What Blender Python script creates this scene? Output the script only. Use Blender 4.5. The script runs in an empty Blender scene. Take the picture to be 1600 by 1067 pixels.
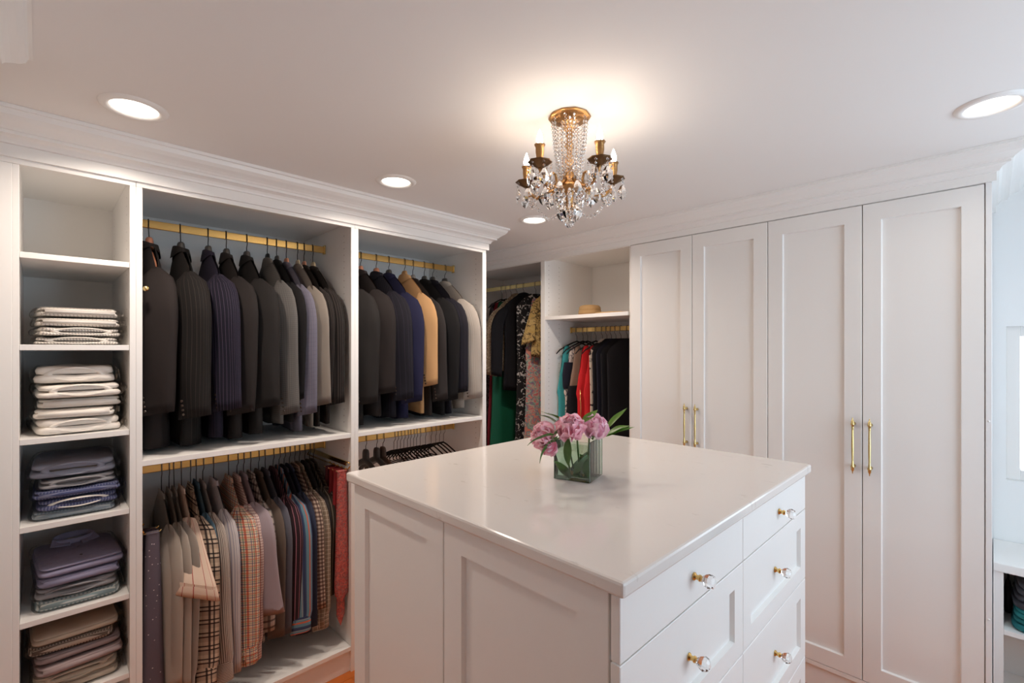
import bpy, bmesh, math, random
import numpy as np
from mathutils import Vector, Matrix, Euler

C = bpy.context.scene
COL = C.collection
RND = random.Random(7)
PI = math.pi

# ------------------------------------------------------------------ camera
YAW = math.radians(45.2224)
cam_d = bpy.data.cameras.new('camera')
cam = bpy.data.objects.new('camera', cam_d)
COL.objects.link(cam)
cam.location = (0, 0, 1.5727)
cam.rotation_euler = (PI / 2, 0, YAW)
cam_d.sensor_width = 36.0
cam_d.lens = 743.93 / 1600 * 36.0
cam_d.shift_y = 12.15 / 1600
cam_d.clip_start = 0.01
C.camera = cam

# ------------------------------------------------------------------ world, lights, exposure
C.view_settings.view_transform = 'Standard'
C.view_settings.look = 'None'
C.view_settings.exposure = 0.10
C.view_settings.gamma = 1.0
C.view_settings.use_curve_mapping = False
C.render.film_transparent = False
C.cycles.use_denoising = True
C.cycles.max_bounces = 14
C.cycles.diffuse_bounces = 8
C.cycles.glossy_bounces = 6
C.cycles.transmission_bounces = 10
C.cycles.transparent_max_bounces = 24
C.cycles.caustics_reflective = False
C.cycles.sample_clamp_indirect = 8.0

world = bpy.data.worlds.new('daylight_sky')
C.world = world
world.use_nodes = True
bg = world.node_tree.nodes['Background']
bg.inputs[0].default_value = (0.80, 0.90, 1.0, 1)
bg.inputs[1].default_value = 3.0


def light(name, kind, loc, energy, color, size=0.1, size_y=None, aim=None, spread=None):
    d = bpy.data.lights.new(name, kind)
    d.energy = energy
    d.color = color
    if kind == 'AREA':
        if size_y:
            d.shape = 'RECTANGLE'
            d.size = size
            d.size_y = size_y
        else:
            d.shape = 'DISK'
            d.size = size
        if spread:
            d.spread = spread
    o = bpy.data.objects.new(name, d)
    COL.objects.link(o)
    o.location = loc
    if aim is not None:
        v = Vector(aim) - Vector(loc)
        o.rotation_euler = v.to_track_quat('-Z', 'Y').to_euler()
    return o


WARM = (1.0, 0.86, 0.74)
# daylight entering by the tall window in the right-hand wall and the one over the bench
light('window_daylight', 'AREA', (1.34, 1.75, 1.40), 15.5, (0.58, 0.80, 1.0), 1.4, 1.4, aim=(-1, 1.85, 2.60))
CEIL = 2.319
CANS = [(-1.865, 0.208), (-1.863, 1.124), (-1.854, 2.021), (0.0, 2.062)]
CAN_W = 4.9

# ------------------------------------------------------------------ helpers
def lin(c):
    c = c / 255.0
    return c / 12.92 if c <= 0.04045 else ((c + 0.055) / 1.055) ** 2.4


def rgb(r, g, b):
    return (lin(r), lin(g), lin(b), 1.0)


def mat(name, color, rough=0.5, metal=0.0, bump=0.0, bscale=200.0, var=0.0, vscale=8.0, coat=0.0, **kw):
    m = bpy.data.materials.new(name)
    m.use_nodes = True
    nt = m.node_tree
    b = nt.nodes['Principled BSDF']
    b.inputs['Base Color'].default_value = color
    b.inputs['Roughness'].default_value = rough
    b.inputs['Metallic'].default_value = metal
    b.inputs['Coat Weight'].default_value = coat
    for k, v in kw.items():
        b.inputs[k.replace('_', ' ')].default_value = v
    tc = None
    if bump or var:
        tc = nt.nodes.new('ShaderNodeTexCoord')
    if bump:
        n = nt.nodes.new('ShaderNodeTexNoise')
        n.inputs['Scale'].default_value = bscale
        n.inputs['Detail'].default_value = 3
        nt.links.new(tc.outputs['Object'], n.inputs['Vector'])
        bp = nt.nodes.new('ShaderNodeBump')
        bp.inputs['Strength'].default_value = bump
        bp.inputs['Distance'].default_value = 0.002
        nt.links.new(n.outputs['Fac'], bp.inputs['Height'])
        nt.links.new(bp.outputs['Normal'], b.inputs['Normal'])
    if var:
        n = nt.nodes.new('ShaderNodeTexNoise')
        n.inputs['Scale'].default_value = vscale
        n.inputs['Detail'].default_value = 4
        nt.links.new(tc.outputs['Object'], n.inputs['Vector'])
        mx = nt.nodes.new('ShaderNodeMix')
        mx.data_type = 'RGBA'
        nt.links.new(n.outputs['Fac'], mx.inputs['Factor'])
        mx.inputs['A'].default_value = tuple(x * (1 - var) for x in color[:3]) + (1,)
        mx.inputs['B'].default_value = tuple(min(1, x * (1 + var)) for x in color[:3]) + (1,)
        nt.links.new(mx.outputs['Result'], b.inputs['Base Color'])
    return m


def pattern(name, base, layers, rough=0.85, weave=0.25):
    """cloth with woven stripes: layers = (color, axis 0 across / 1 along, period m, width fraction, offset, mix)"""
    m = bpy.data.materials.new(name)
    m.use_nodes = True
    nt = m.node_tree
    L = nt.links
    b = nt.nodes['Principled BSDF']
    b.inputs['Roughness'].default_value = rough
    b.inputs['Specular IOR Level'].default_value = 0.25
    uv = nt.nodes.new('ShaderNodeUVMap')
    sep = nt.nodes.new('ShaderNodeSeparateXYZ')
    L.new(uv.outputs['UV'], sep.inputs[0])
    cur = None
    for (c, ax, per, wid, off, mix) in layers:
        a = nt.nodes.new('ShaderNodeMath')
        a.operation = 'MULTIPLY_ADD'
        L.new(sep.outputs[ax], a.inputs[0])
        a.inputs[1].default_value = 1.0 / per
        a.inputs[2].default_value = off + 50.0
        f = nt.nodes.new('ShaderNodeMath')
        f.operation = 'FRACT'
        L.new(a.outputs[0], f.inputs[0])
        lt = nt.nodes.new('ShaderNodeMath')
        lt.operation = 'LESS_THAN'
        L.new(f.outputs[0], lt.inputs[0])
        lt.inputs[1].default_value = wid
        sc = nt.nodes.new('ShaderNodeMath')
        sc.operation = 'MULTIPLY'
        L.new(lt.outputs[0], sc.inputs[0])
        sc.inputs[1].default_value = mix
        mx = nt.nodes.new('ShaderNodeMix')
        mx.data_type = 'RGBA'
        L.new(sc.outputs[0], mx.inputs['Factor'])
        if cur is None:
            mx.inputs['A'].default_value = base
        else:
            L.new(cur, mx.inputs['A'])
        mx.inputs['B'].default_value = c
        cur = mx.outputs['Result']
    if cur is not None:
        L.new(cur, b.inputs['Base Color'])
    else:
        b.inputs['Base Color'].default_value = base
    n = nt.nodes.new('ShaderNodeTexNoise')
    n.inputs['Scale'].default_value = 900
    L.new(uv.outputs['UV'], n.inputs['Vector'])
    bp = nt.nodes.new('ShaderNodeBump')
    bp.inputs['Strength'].default_value = weave
    bp.inputs['Distance'].default_value = 0.001
    L.new(n.outputs['Fac'], bp.inputs['Height'])
    L.new(bp.outputs['Normal'], b.inputs['Normal'])
    return m


def blotch(name, cols, scale=30.0, rough=0.8, kind='noise', thr=0.5, soft=0.03, metal=0.0):
    """printed cloth: patches of the listed colours; purely surface print"""
    m = bpy.data.materials.new(name)
    m.use_nodes = True
    nt = m.node_tree
    L = nt.links
    b = nt.nodes['Principled BSDF']
    b.inputs['Roughness'].default_value = rough
    b.inputs['Metallic'].default_value = metal
    tc = nt.nodes.new('ShaderNodeTexCoord')
    if kind == 'noise':
        n = nt.nodes.new('ShaderNodeTexNoise')
        n.inputs['Scale'].default_value = scale
        n.inputs['Detail'].default_value = 2.5
        n.inputs['Distortion'].default_value = 1.2
        out = n.outputs['Fac']
    else:
        n = nt.nodes.new('ShaderNodeTexVoronoi')
        n.inputs['Scale'].default_value = scale
        out = n.outputs['Distance']
    L.new(tc.outputs['Object'], n.inputs['Vector'])
    r = nt.nodes.new('ShaderNodeValToRGB')
    el = r.color_ramp.elements
    el[0].color = cols[0]
    el[0].position = 0.0
    el[1].color = cols[-1]
    el[1].position = 1.0
    k = len(cols)
    if kind == 'noise':
        el[1].position = 0.64
        for i in range(1, k):
            p = 0.36 + 0.28 * i / k
            e = el.new(p - soft)
            e.color = cols[i - 1]
            e = el.new(p + 0.005)
            e.color = cols[i]
    else:
        e = el.new(thr)
        e.color = cols[0]
        e = el.new(min(0.999, thr + 0.02))
        e.color = cols[-1]
    L.new(out, r.inputs[0])
    L.new(r.outputs[0], b.inputs['Base Color'])
    return m


class MB:
    """collects vertices, faces and uv of one mesh"""

    def __init__(s):
        s.v, s.f, s.uv = [], [], []

    def add(s, v, f, uv=None):
        o = len(s.v)
        s.v += [tuple(map(float, p)) for p in v]
        s.uv += [tuple(p) for p in uv] if uv is not None else [(p[0], p[2]) for p in v]
        s.f += [tuple(i + o for i in q) for q in f]
        return s

    def box(s, x0, x1, y0, y1, z0, z1):
        v = [(x, y, z) for z in (z0, z1) for y in (y0, y1) for x in (x0, x1)]
        return s.add(v, [(0, 2, 3, 1), (4, 5, 7, 6), (0, 1, 5, 4), (2, 6, 7, 3), (0, 4, 6, 2), (1, 3, 7, 5)])

    def lathe(s, prof, seg=20, loc=(0, 0, 0), axis='z', wob=0.0, lobes=6):
        v, f = [], []
        n = len(prof)
        for i in range(seg):
            a = 2 * PI * i / seg
            w = 1 + wob * math.cos(lobes * a)
            for (r, h) in prof:
                p = (r * w * math.cos(a), r * w * math.sin(a), h)
                if axis == 'x':
                    p = (p[2], p[0], p[1])
                elif axis == 'y':
                    p = (p[1], p[2], p[0])
                v.append((p[0] + loc[0], p[1] + loc[1], p[2] + loc[2]))
        for i in range(seg):
            j = (i + 1) % seg
            for k in range(n - 1):
                f.append((i * n + k, j * n + k, j * n + k + 1, i * n + k + 1))
        return s.add(v, f)

    def tube(s, path, r, seg=8, cap=True, sx=1.0):
        P = [Vector(p) for p in path]
        n = len(P)
        v, f = [], []
        rr = r if isinstance(r, (list, tuple)) else [r] * n
        up = None
        for i in range(n):
            t = (P[min(i + 1, n - 1)] - P[max(i - 1, 0)])
            if t.length < 1e-9:
                t = Vector((0, 0, 1))
            t.normalize()
            if up is None:
                up = Vector((0, 0, 1)) if abs(t.z) < 0.9 else Vector((1, 0, 0))
            a = t.cross(up)
            if a.length < 1e-6:
                a = t.cross(Vector((0.3, 1, 0.2)))
            a.normalize()
            b = a.cross(t).normalized()
            up = b
            for k in range(seg):
                an = 2 * PI * k / seg
                v.append(P[i] + a * (math.cos(an) * rr[i] * sx) + b * (math.sin(an) * rr[i]))
        for i in range(n - 1):
            for k in range(seg):
                k2 = (k + 1) % seg
                f.append((i * seg + k, i * seg + k2, (i + 1) * seg + k2, (i + 1) * seg + k))
        if cap:
            f.append(tuple(reversed(range(seg))))
            f.append(tuple((n - 1) * seg + k for k in range(seg)))
        return s.add(v, f)

    def ball(s, c, r, seg=8, rings=5, sz=1.0):
        prof = [(max(1e-5, r * math.sin(PI * i / rings)), -r * sz * math.cos(PI * i / rings)) for i in range(rings + 1)]
        return s.lathe(prof, seg, c)

    def grid(s, pts, uv=None, close_u=False):
        """pts: array rows x cols x 3"""
        pts = np.asarray(pts, float)
        R, K = pts.shape[:2]
        f = []
        for i in range(R - 1):
            for j in range(K if close_u else K - 1):
                j2 = (j + 1) % K
                f.append((i * K + j, i * K + j2, (i + 1) * K + j2, (i + 1) * K + j))
        return s.add(pts.reshape(-1, 3), f, None if uv is None else np.asarray(uv).reshape(-1, 2))

    def mesh(s, name, m=None, smooth=False, flip=False):
        me = bpy.data.meshes.new(name)
        me.from_pydata(s.v, [], [q[::-1] for q in s.f] if flip else s.f)
        l = me.uv_layers.new(name='UVMap')
        idx = np.empty(len(me.loops), np.int32)
        me.loops.foreach_get('vertex_index', idx)
        l.data.foreach_set('uv', np.asarray(s.uv, np.float32)[idx].ravel())
        if m:
            me.materials.append(m)
        if smooth:
            me.polygons.foreach_set('use_smooth', [True] * len(me.polygons))
        me.update()
        return me

    def build(s, name, m, parent=None, smooth=False, bevel=0.0, loc=None, fix=True):
        me = s.mesh(name, m, smooth)
        if fix:
            bm = bmesh.new()
            bm.from_mesh(me)
            bmesh.ops.recalc_face_normals(bm, faces=bm.faces)
            bm.to_mesh(me)
            bm.free()
        o = bpy.data.objects.new(name, me)
        COL.objects.link(o)
        if parent:
            o.parent = parent
        if loc:
            o.location = loc
        if bevel:
            md = o.modifiers.new('edge', 'BEVEL')
            md.width = bevel
            md.segments = 2
            md.limit_method = 'ANGLE'
        return o


def thing(name, label, cat, loc=(0, 0, 0), rotz=0.0, group=None):
    o = bpy.data.objects.new(name, None)
    COL.objects.link(o)
    o.location = loc
    o.rotation_euler = (0, 0, rotz)
    o.empty_display_size = 0.05
    o['label'] = label
    o['category'] = cat
    if group:
        o['group'] = group
    return o


def part(name, me, parent, loc=(0, 0, 0), rot=(0, 0, 0), scale=(1, 1, 1)):
    o = bpy.data.objects.new(name, me)
    COL.objects.link(o)
    o.parent = parent
    o.location = loc
    o.rotation_euler = rot
    o.scale = scale
    return o


def struct(o):
    o['kind'] = 'structure'
    return o


def stuff(o):
    o['kind'] = 'stuff'
    return o


# ------------------------------------------------------------------ materials
PAINT = mat('white_cabinet_paint', rgb(238, 236, 233), 0.38, bump=0.02, bscale=60)
WALLP = mat('white_wall_paint', rgb(236, 236, 235), 0.7, bump=0.03, bscale=120)
CEILP = mat('ceiling_paint', rgb(238, 236, 234), 0.85)
BRASS = mat('polished_brass', rgb(228, 190, 118), 0.22, 1.0)
PALEBR = mat('pale_brass', rgb(228, 203, 140), 0.2, 1.0)
OLDBR = mat('antique_gilt_brass', rgb(186, 142, 92), 0.33, 1.0, bump=0.5, bscale=350)
DARKBR = mat('dark_antique_brass', rgb(112, 86, 60), 0.4, 1.0, bump=0.5, bscale=350)
STEEL = mat('steel_wire', rgb(120, 116, 112), 0.3, 1.0)
DWIRE = mat('dark_wire', rgb(48, 44, 42), 0.4, 0.8)
BLACKP = mat('black_plastic', rgb(34, 32, 32), 0.45)
CHARP = mat('charcoal_plastic', rgb(70, 66, 63), 0.5)
VELVET = mat('black_velvet', rgb(24, 22, 23), 0.95)
WOODH = mat('hanger_wood', rgb(190, 128, 100), 0.4, var=0.15, vscale=30)
PALEWOOD = mat('pale_hanger_wood', rgb(190, 172, 140), 0.45)
CLEARP = mat('clear_plastic', rgb(220, 220, 216), 0.15, Transmission_Weight=0.6)
HOLE = mat('shelf_pin_hole', rgb(120, 108, 98), 0.8)
GAPM = mat('painted_seam_shade', rgb(70, 62, 58), 0.8)
STEMG = mat('stem_green', rgb(96, 122, 62), 0.5)
LEAFG = mat('leaf_green', rgb(62, 98, 40), 0.38, var=0.3, vscale=40)
LEAFL = mat('young_leaf_green', rgb(100, 140, 52), 0.4, var=0.2, vscale=40)
SHIRTW = mat('white_shirt_cotton', rgb(226, 218, 206), 0.85, var=0.06, vscale=20)
COLLAR_SHADE = mat('painted_collar_shade', rgb(92, 84, 78), 0.9)
STRAW = mat('straw_weave', rgb(196, 158, 108), 0.75, bump=0.6, bscale=300, var=0.12, vscale=120)


def quartz():
    m = mat('white_quartz', rgb(226, 219, 213), 0.13, coat=0.15)
    nt = m.node_tree
    b = nt.nodes['Principled BSDF']
    tc = nt.nodes.new('ShaderNodeTexCoord')
    n = nt.nodes.new('ShaderNodeTexNoise')
    n.inputs['Scale'].default_value = 16
    n.inputs['Detail'].default_value = 6
    mp = nt.nodes.new('ShaderNodeMapping')
    mp.inputs['Scale'].default_value = (1.0, 2.2, 1.0)
    nt.links.new(tc.outputs['Object'], mp.inputs[0])
    nt.links.new(mp.outputs[0], n.inputs['Vector'])
    r = nt.nodes.new('ShaderNodeValToRGB')
    r.color_ramp.elements[0].position = 0.20
    r.color_ramp.elements[0].color = rgb(196, 188, 180)
    r.color_ramp.elements[1].position = 0.33
    r.color_ramp.elements[1].color = rgb(228, 222, 217)
    nt.links.new(n.outputs['Fac'], r.inputs[0])
    nt.links.new(r.outputs[0], b.inputs['Base Color'])
    return m


QUARTZ = quartz()


def thin_glass(name, tint, fac=0.10, rough=0.02, noise=0.0, nscale=40):
    m = bpy.data.materials.new(name)
    m.use_nodes = True
    nt = m.node_tree
    nt.nodes.clear()
    out = nt.nodes.new('ShaderNodeOutputMaterial')
    tr = nt.nodes.new('ShaderNodeBsdfTransparent')
    tr.inputs[0].default_value = tint
    gl = nt.nodes.new('ShaderNodeBsdfGlossy')
    gl.inputs['Roughness'].default_value = rough
    mx = nt.nodes.new('ShaderNodeMixShader')
    lw = nt.nodes.new('ShaderNodeLayerWeight')
    lw.inputs['Blend'].default_value = fac
    if noise:
        mu = nt.nodes.new('ShaderNodeMath')
        mu.operation = 'MULTIPLY'
        mu.inputs[1].default_value = 0.65
        nt.links.new(lw.outputs['Fresnel'], mu.inputs[0])
        nt.links.new(mu.outputs[0], mx.inputs[0])
    else:
        nt.links.new(lw.outputs['Fresnel'], mx.inputs[0])
    nt.links.new(tr.outputs[0], mx.inputs[1])
    nt.links.new(gl.outputs[0], mx.inputs[2])
    if noise:
        tc = nt.nodes.new('ShaderNodeTexCoord')
        n = nt.nodes.new('ShaderNodeTexNoise')
        n.inputs['Scale'].default_value = nscale
        n.inputs['Detail'].default_value = 3
        n.inputs['Distortion'].default_value = 1.5
        nt.links.new(tc.outputs['Object'], n.inputs['Vector'])
        bp = nt.nodes.new('ShaderNodeBump')
        bp.inputs['Strength'].default_value = noise
        bp.inputs['Distance'].default_value = 0.01
        nt.links.new(n.outputs['Fac'], bp.inputs['Height'])
        nt.links.new(bp.outputs[0], gl.inputs['Normal'])
        nt.links.new(bp.outputs[0], lw.inputs['Normal'])
    nt.links.new(mx.outputs[0], out.inputs[0])
    return m


VASEG = thin_glass('vase_glass', (0.90, 0.96, 0.92, 1), 0.35)
WATER = thin_glass('vase_water', (0.86, 0.93, 0.86, 1), 0.10)
PANE = thin_glass('window_pane', (0.97, 0.98, 0.98, 1), 0.15)
FILM = thin_glass('clear_film', (0.985, 0.98, 0.975, 1), 0.10, 0.09, 0.8, 30)


def crystal():
    m = bpy.data.materials.new('cut_crystal')
    m.use_nodes = True
    nt = m.node_tree
    nt.nodes.clear()
    out = nt.nodes.new('ShaderNodeOutputMaterial')
    g = nt.nodes.new('ShaderNodeBsdfGlass')
    g.inputs['IOR'].default_value = 1.5
    g.inputs['Roughness'].default_value = 0.0
    nt.links.new(g.outputs[0], out.inputs[0])
    return m


CRYSTAL = crystal()


def emit(name, color, strength):
    m = bpy.data.materials.new(name)
    m.use_nodes = True
    nt = m.node_tree
    nt.nodes.clear()
    out = nt.nodes.new('ShaderNodeOutputMaterial')
    e = nt.nodes.new('ShaderNodeEmission')
    e.inputs[0].default_value = color
    e.inputs[1].default_value = strength
    nt.links.new(e.outputs[0], out.inputs[0])
    return m


LENS = emit('downlight_lens', (1.0, 0.90, 0.78, 1), 6.0)
BULB = emit('candle_bulb_glow', (1.0, 0.82, 0.66, 1), 88.0)

# ------------------------------------------------------------------ room shell
XW, YW, XR, YN = -3.30, 3.14, 1.30, -0.80
WT = 0.12
struct(MB().box(XW - WT, XW, YN - WT, YW + WT, -0.02, CEIL).build('wall_left', WALLP))
W1 = (0.046, 1.05, 0.976, 1.677)          # window over the bench: x0 x1 z0 z1
struct(MB().box(XW, W1[0], YW, YW + WT, -0.02, CEIL).box(W1[1], XR, YW, YW + WT, -0.02, CEIL)
       .box(W1[0], W1[1], YW, YW + WT, -0.02, W1[2]).box(W1[0], W1[1], YW, YW + WT, W1[3], CEIL).build('wall_back', WALLP))
W2 = (1.00, 2.50, 0.65, 2.15)             # window in the right wall: y0 y1 z0 z1
struct(MB().box(XR, XR + WT, YN - WT, W2[0], -0.02, CEIL).box(XR, XR + WT, W2[1], YW + WT, -0.02, CEIL)
       .box(XR, XR + WT, W2[0], W2[1], -0.02, W2[2]).box(XR, XR + WT, W2[0], W2[1], W2[3], CEIL).build('wall_right', WALLP))
DR = (0.15, 1.10, 2.05)                   # unseen doorway, shut by the door added against sky light
struct(MB().box(XW, DR[0], YN - WT, YN, -0.02, CEIL).box(DR[1], XR, YN - WT, YN, -0.02, CEIL)
       .box(DR[0], DR[1], YN - WT, YN, DR[2], CEIL).build('wall_front', WALLP))
struct(MB().box(XW - WT, XR + WT, YN - WT, YW + WT, CEIL, CEIL + 0.1).build('ceiling', CEILP))
floor = struct(MB().box(XW - WT, XR + WT, YN - 0.6, YW + WT, -0.04, -0.012).build('floor', mat('subfloor', rgb(96, 58, 26), 0.8)))
planks = [mat('oak_plank_%s' % k, c, 0.28, var=0.22, vscale=14) for k, c in
          (('amber', rgb(196, 112, 44)), ('honey', rgb(208, 126, 56)), ('russet', rgb(182, 98, 38)))]
pm = {}
PWID, PLEN = 0.095, 1.25
x = XW
row = 0
while x < XR - 0.01:
    w = min(PWID, XR - x)
    y = YN - (row * 0.47) % PLEN
    while y < YW:
        y0, y1 = max(y, YN), min(y + PLEN, YW)
        if y1 - y0 > 0.05:
            k = (round(w, 3), round(y1 - y0, 3), RND.randrange(3))
            if k not in pm:
                pm[k] = MB().box(0.0008, w - 0.0008, 0.0008, k[1] - 0.0008, 0.0, 0.012).mesh('plank', planks[k[2]])
            part('plank', pm[k], floor, (x, y0, -0.012))
        y += PLEN
    x += PWID
    row += 1

door = bpy.data.objects.new('light_block_door_1', None)  # unseen door, added to shut sky light out of the room
COL.objects.link(door)
struct(door)
DOORM = mat('low_bounce_door_stain', rgb(120, 92, 70), 0.4, var=0.15, vscale=10)  # brown chosen so the added door bounces less light
MB().box(DR[0] + 0.03, DR[1] - 0.03, YN - 0.07, YN - 0.03, 0.005, DR[2] - 0.03).build('door_leaf', DOORM, door, bevel=0.003)
MB().box(DR[0], DR[0] + 0.028, YN - WT, YN + 0.01, 0.0, DR[2]).box(DR[1] - 0.028, DR[1], YN - WT, YN + 0.01, 0.0, DR[2]).box(DR[0] + 0.028, DR[1] - 0.028, YN - WT, YN + 0.01, DR[2] - 0.028, DR[2]).build('door_frame', DOORM, door)
MB().lathe([(0.0001, 0.06), (0.018, 0.058), (0.026, 0.045), (0.018, 0.03), (0.009, 0.02), (0.009, 0.0)], 14, (DR[1] - 0.09, YN - 0.03, 1.0), 'y').build('door_knob', BRASS, door, smooth=True)


def window(n, face, a0, a1, z0, z1, plane, split):
    root = bpy.data.objects.new('window_%d' % n, None)
    COL.objects.link(root)
    struct(root)

    def bx(m, p0, p1, q0, q1, r0, r1):
        return m.box(p0, p1, q0, q1, r0, r1) if face == 'y' else m.box(q0, q1, p0, p1, r0, r1)
    t = 0.045
    fr = MB()
    d0, d1 = plane + 0.03, plane + 0.09
    bx(fr, a0, a0 + t, d0, d1, z0, z1)
    bx(fr, a1 - t, a1, d0, d1, z0, z1)
    bx(fr, a0 + t, a1 - t, d0, d1, z0, z0 + t)
    bx(fr, a0 + t, a1 - t, d0, d1, z1 - t, z1)
    fr.build('window_frame', PAINT, root, bevel=0.002)
    for k in range(split):
        p0 = a0 + t + (a1 - a0 - 2 * t) * k / split
        p1 = a0 + t + (a1 - a0 - 2 * t) * (k + 1) / split
        bx(MB(), p0, p1, plane + 0.058, plane + 0.062, z0 + t, z1 - t).build('pane', PANE, root)
        if k:
            bx(MB(), p0 - 0.012, p0 + 0.012, plane + 0.045, plane + 0.075, z0 + t, z1 - t).build('mullion', PAINT, root)
    return root


window(1, 'y', W1[0], W1[1], W1[2], W1[3], YW, 1)
window(2, 'x', W2[0], W2[1], W2[2], W2[3], XR, 3)

# crown mouldings --------------------------------------------------
CROWN = [(0.0, 2.184), (0.011, 2.184), (0.011, 2.222), (0.018, 2.224), (0.020, 2.230), (0.026, 2.239), (0.036, 2.244),
         (0.046, 2.246), (0.046, 2.256), (0.051, 2.257), (0.056, 2.264), (0.066, 2.272), (0.079, 2.280), (0.090, 2.291),
         (0.094, 2.302), (0.096, 2.306), (0.103, 2.307), (0.103, 2.3185), (0.0, 2.3185)]


def crown(n, path, zk=1.0, pk=1.0):
    """path: corner points (x,y) of the cabinet front line with outward offsets (ox,oy) per metre of projection"""
    prof = [(p * pk, CEIL - (CEIL - z) * zk) for p, z in CROWN]
    rows = []
    for (x0, y0, ox, oy) in path:
        rows.append([(x0 + ox * p, y0 + oy * p, z) for p, z in prof])
    return struct(MB().grid(rows).build('trim_%d' % n, PAINT))


XL, YR = -2.2006, 2.5533
YL_A = -0.20           # near end of the left wardrobe run
YL_B = 1.9622
XRE = 0.001
crown(1, [(XL, YL_A - 0.3, 1, 0), (XL, YL_B, 1, 1), (XW, YL_B, 0, 1)])
crown(2, [(XW, YR, 0, -1), (XRE, YR, 1, -1), (XRE, YW, 1, 0)], 0.845, 1.06)
crown(3, [(-1.05, -0.115, 0, 1), (-1.62, -0.115, -1, 1), (-1.62, YN, -1, 0)])

# ------------------------------------------------------------------ left wardrobe run
T = 0.018
XB = -2.79             # back
ZT = 2.1668            # opening top
ZIN = 2.192            # cabinet ceiling


def box_part(name, p, x0, x1, y0, y1, z0, z1, m=None, bev=0.0012):
    return MB().box(x0, x1, y0, y1, z0, z1).build(name, m or PAINT, p, bevel=bev)


def pin_holes(p, y, xs, zs, side):
    """rows of shelf-pin holes in a side panel facing -y or +y"""
    m = MB()
    for x in xs:
        for z in zs:
            c = (x, y + side * 0.0004, z)
            v = [(c[0] + 0.0026 * math.cos(k * PI / 3), c[1], c[2] + 0.0026 * math.sin(k * PI / 3)) for k in range(6)]
            m.add(v, [tuple(range(6))])
    return stuff(m.build('shelf_pin_holes', HOLE, p))


def carcass(p, y0, y1, zlist_ceiling, holes=None):
    box_part('side_panel', p, XB + 0.006, XL - 0.019, y0, y0 + T, 0.0, ZIN)
    box_part('side_panel', p, XB + 0.006, XL - 0.019, y1 - T, y1, 0.0, ZIN)
    box_part('back_panel', p, XB, XB + 0.006, y0, y1, 0.0, ZIN, bev=0)
    box_part('top_panel', p, XB, XL - 0.019, y0, y1, ZIN, ZIN + T)
    box_part('top_rail', p, XL - 0.019, XL, y0, y1, ZT, 2.24)


tower = thing('shelf_tower', 'tall narrow white open shelf tower holding stacked folded shirts, left of the suits', 'cabinet', (0, 0, 0))
mid = thing('hanging_wardrobe', 'wide white wardrobe bay with dark suits above and shirts below', 'wardrobe', (0, 0, 0))
rgt = thing('hanging_wardrobe', 'white wardrobe bay with the tan blazer above and empty hangers below', 'wardrobe', (0, 0, 0))
Y0, Y1, Y2, Y3, Y4, Y5 = -0.0464, 0.2321, 0.2685, 1.0787, 1.1163, 1.9291
YM1, YM2 = (Y1 + Y2) / 2, (Y3 + Y4) / 2
carcass(tower, YL_A, YM1 - 0.0004, None)
carcass(mid, YM1 + 0.0004, YM2 - 0.0004, None)
carcass(rgt, YM2 + 0.0004, YL_B - 0.004, None)
# thick left stile, the others are edge pairs
box_part('face_stile', tower, XL - 0.019, XL, YL_A, Y0 - 0.016, 0.0, ZT - 0.0005)
box_part('face_stile', tower, XL - 0.019, XL - 0.001, Y0 - 0.016, Y0, 0.0, ZT - 0.0005)
MB().box(XB + 0.006, XL - 0.019, Y0 - 0.004, Y0, 0.1, ZIN).build('filler_panel', PAINT, tower)
for p, a, b in ((tower, Y1, YM1 - 0.0003), (mid, YM1 + 0.0003, Y2), (mid, Y3, YM2 - 0.0003), (rgt, YM2 + 0.0003, Y4), (rgt, Y5, YL_B - 0.004)):
    box_part('face_stile', p, XL - 0.019, XL, a, b, 0.0, ZT - 0.0005, bev=0)
SH_T = [1.888, 1.588, 1.281, 0.996, 0.687, 0.400]
for z in SH_T:
    box_part('shelf', tower, XB + 0.006, XL - 0.004, Y0 + 0.0005, YM1 - T - 0.001, z - 0.019, z)
for p, a, b in ((tower, Y0, YM1 - T - 0.001), (mid, YM1 + T + 0.001, Y3 - 0.0005), (rgt, Y4 + 0.0005, Y5 - 0.0005)):
    box_part('base_shelf', p, XB + 0.006, XL, a + 0.0003, b, 0.104, 0.124)
    box_part('toe_board', p, XL - 0.03, XL - 0.012, a + 0.0003, b, 0.0, 0.1035)
ZSH = 1.162
box_part('shelf', mid, XB + 0.006, XL - 0.003, Y2 - 0.008, Y3 + 0.0005, 1.141, ZSH)
box_part('shelf', rgt, XB + 0.006, XL - 0.003, Y4 - 0.0005, Y5 + 0.008, 1.141, ZSH)
zs = [0.25 + 0.032 * k for k in range(60)]
zs = [z for z in zs if abs(z - 1.15) > 0.03]
pin_holes(mid, YM2 - T - 0.0008, (XL - 0.075, XB + 0.10), zs, -1)
pin_holes(rgt, YL_B - 0.004 - T - 0.0004, (XL - 0.075, XB + 0.10), zs, -1)
pin_holes(tower, YM1 - T - 0.0008, (XL - 0.075, XB + 0.10), [z for z in zs if all(abs(z - s) > 0.03 for s in SH_T)], -1)
XROD = XL - 0.30


def rod(p, y0, y1, z0, z1, m=BRASS):
    o = MB().box(XROD - 0.0075, XROD + 0.0075, y0 + 0.001, y1 - 0.001, z0, z1).build('hanging_rod', m, p, bevel=0.003)
    for y, s in ((y0, 1), (y1, -1)):
        zc = (z0 + z1) / 2
        a, b = sorted((y + s * 0.0005, y + s * 0.008))
        MB().box(XROD - 0.013, XROD + 0.013, a, b, z0 - 0.006, z1 + 0.008).build('rod_socket', PALEBR, o, bevel=0.002)


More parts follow.
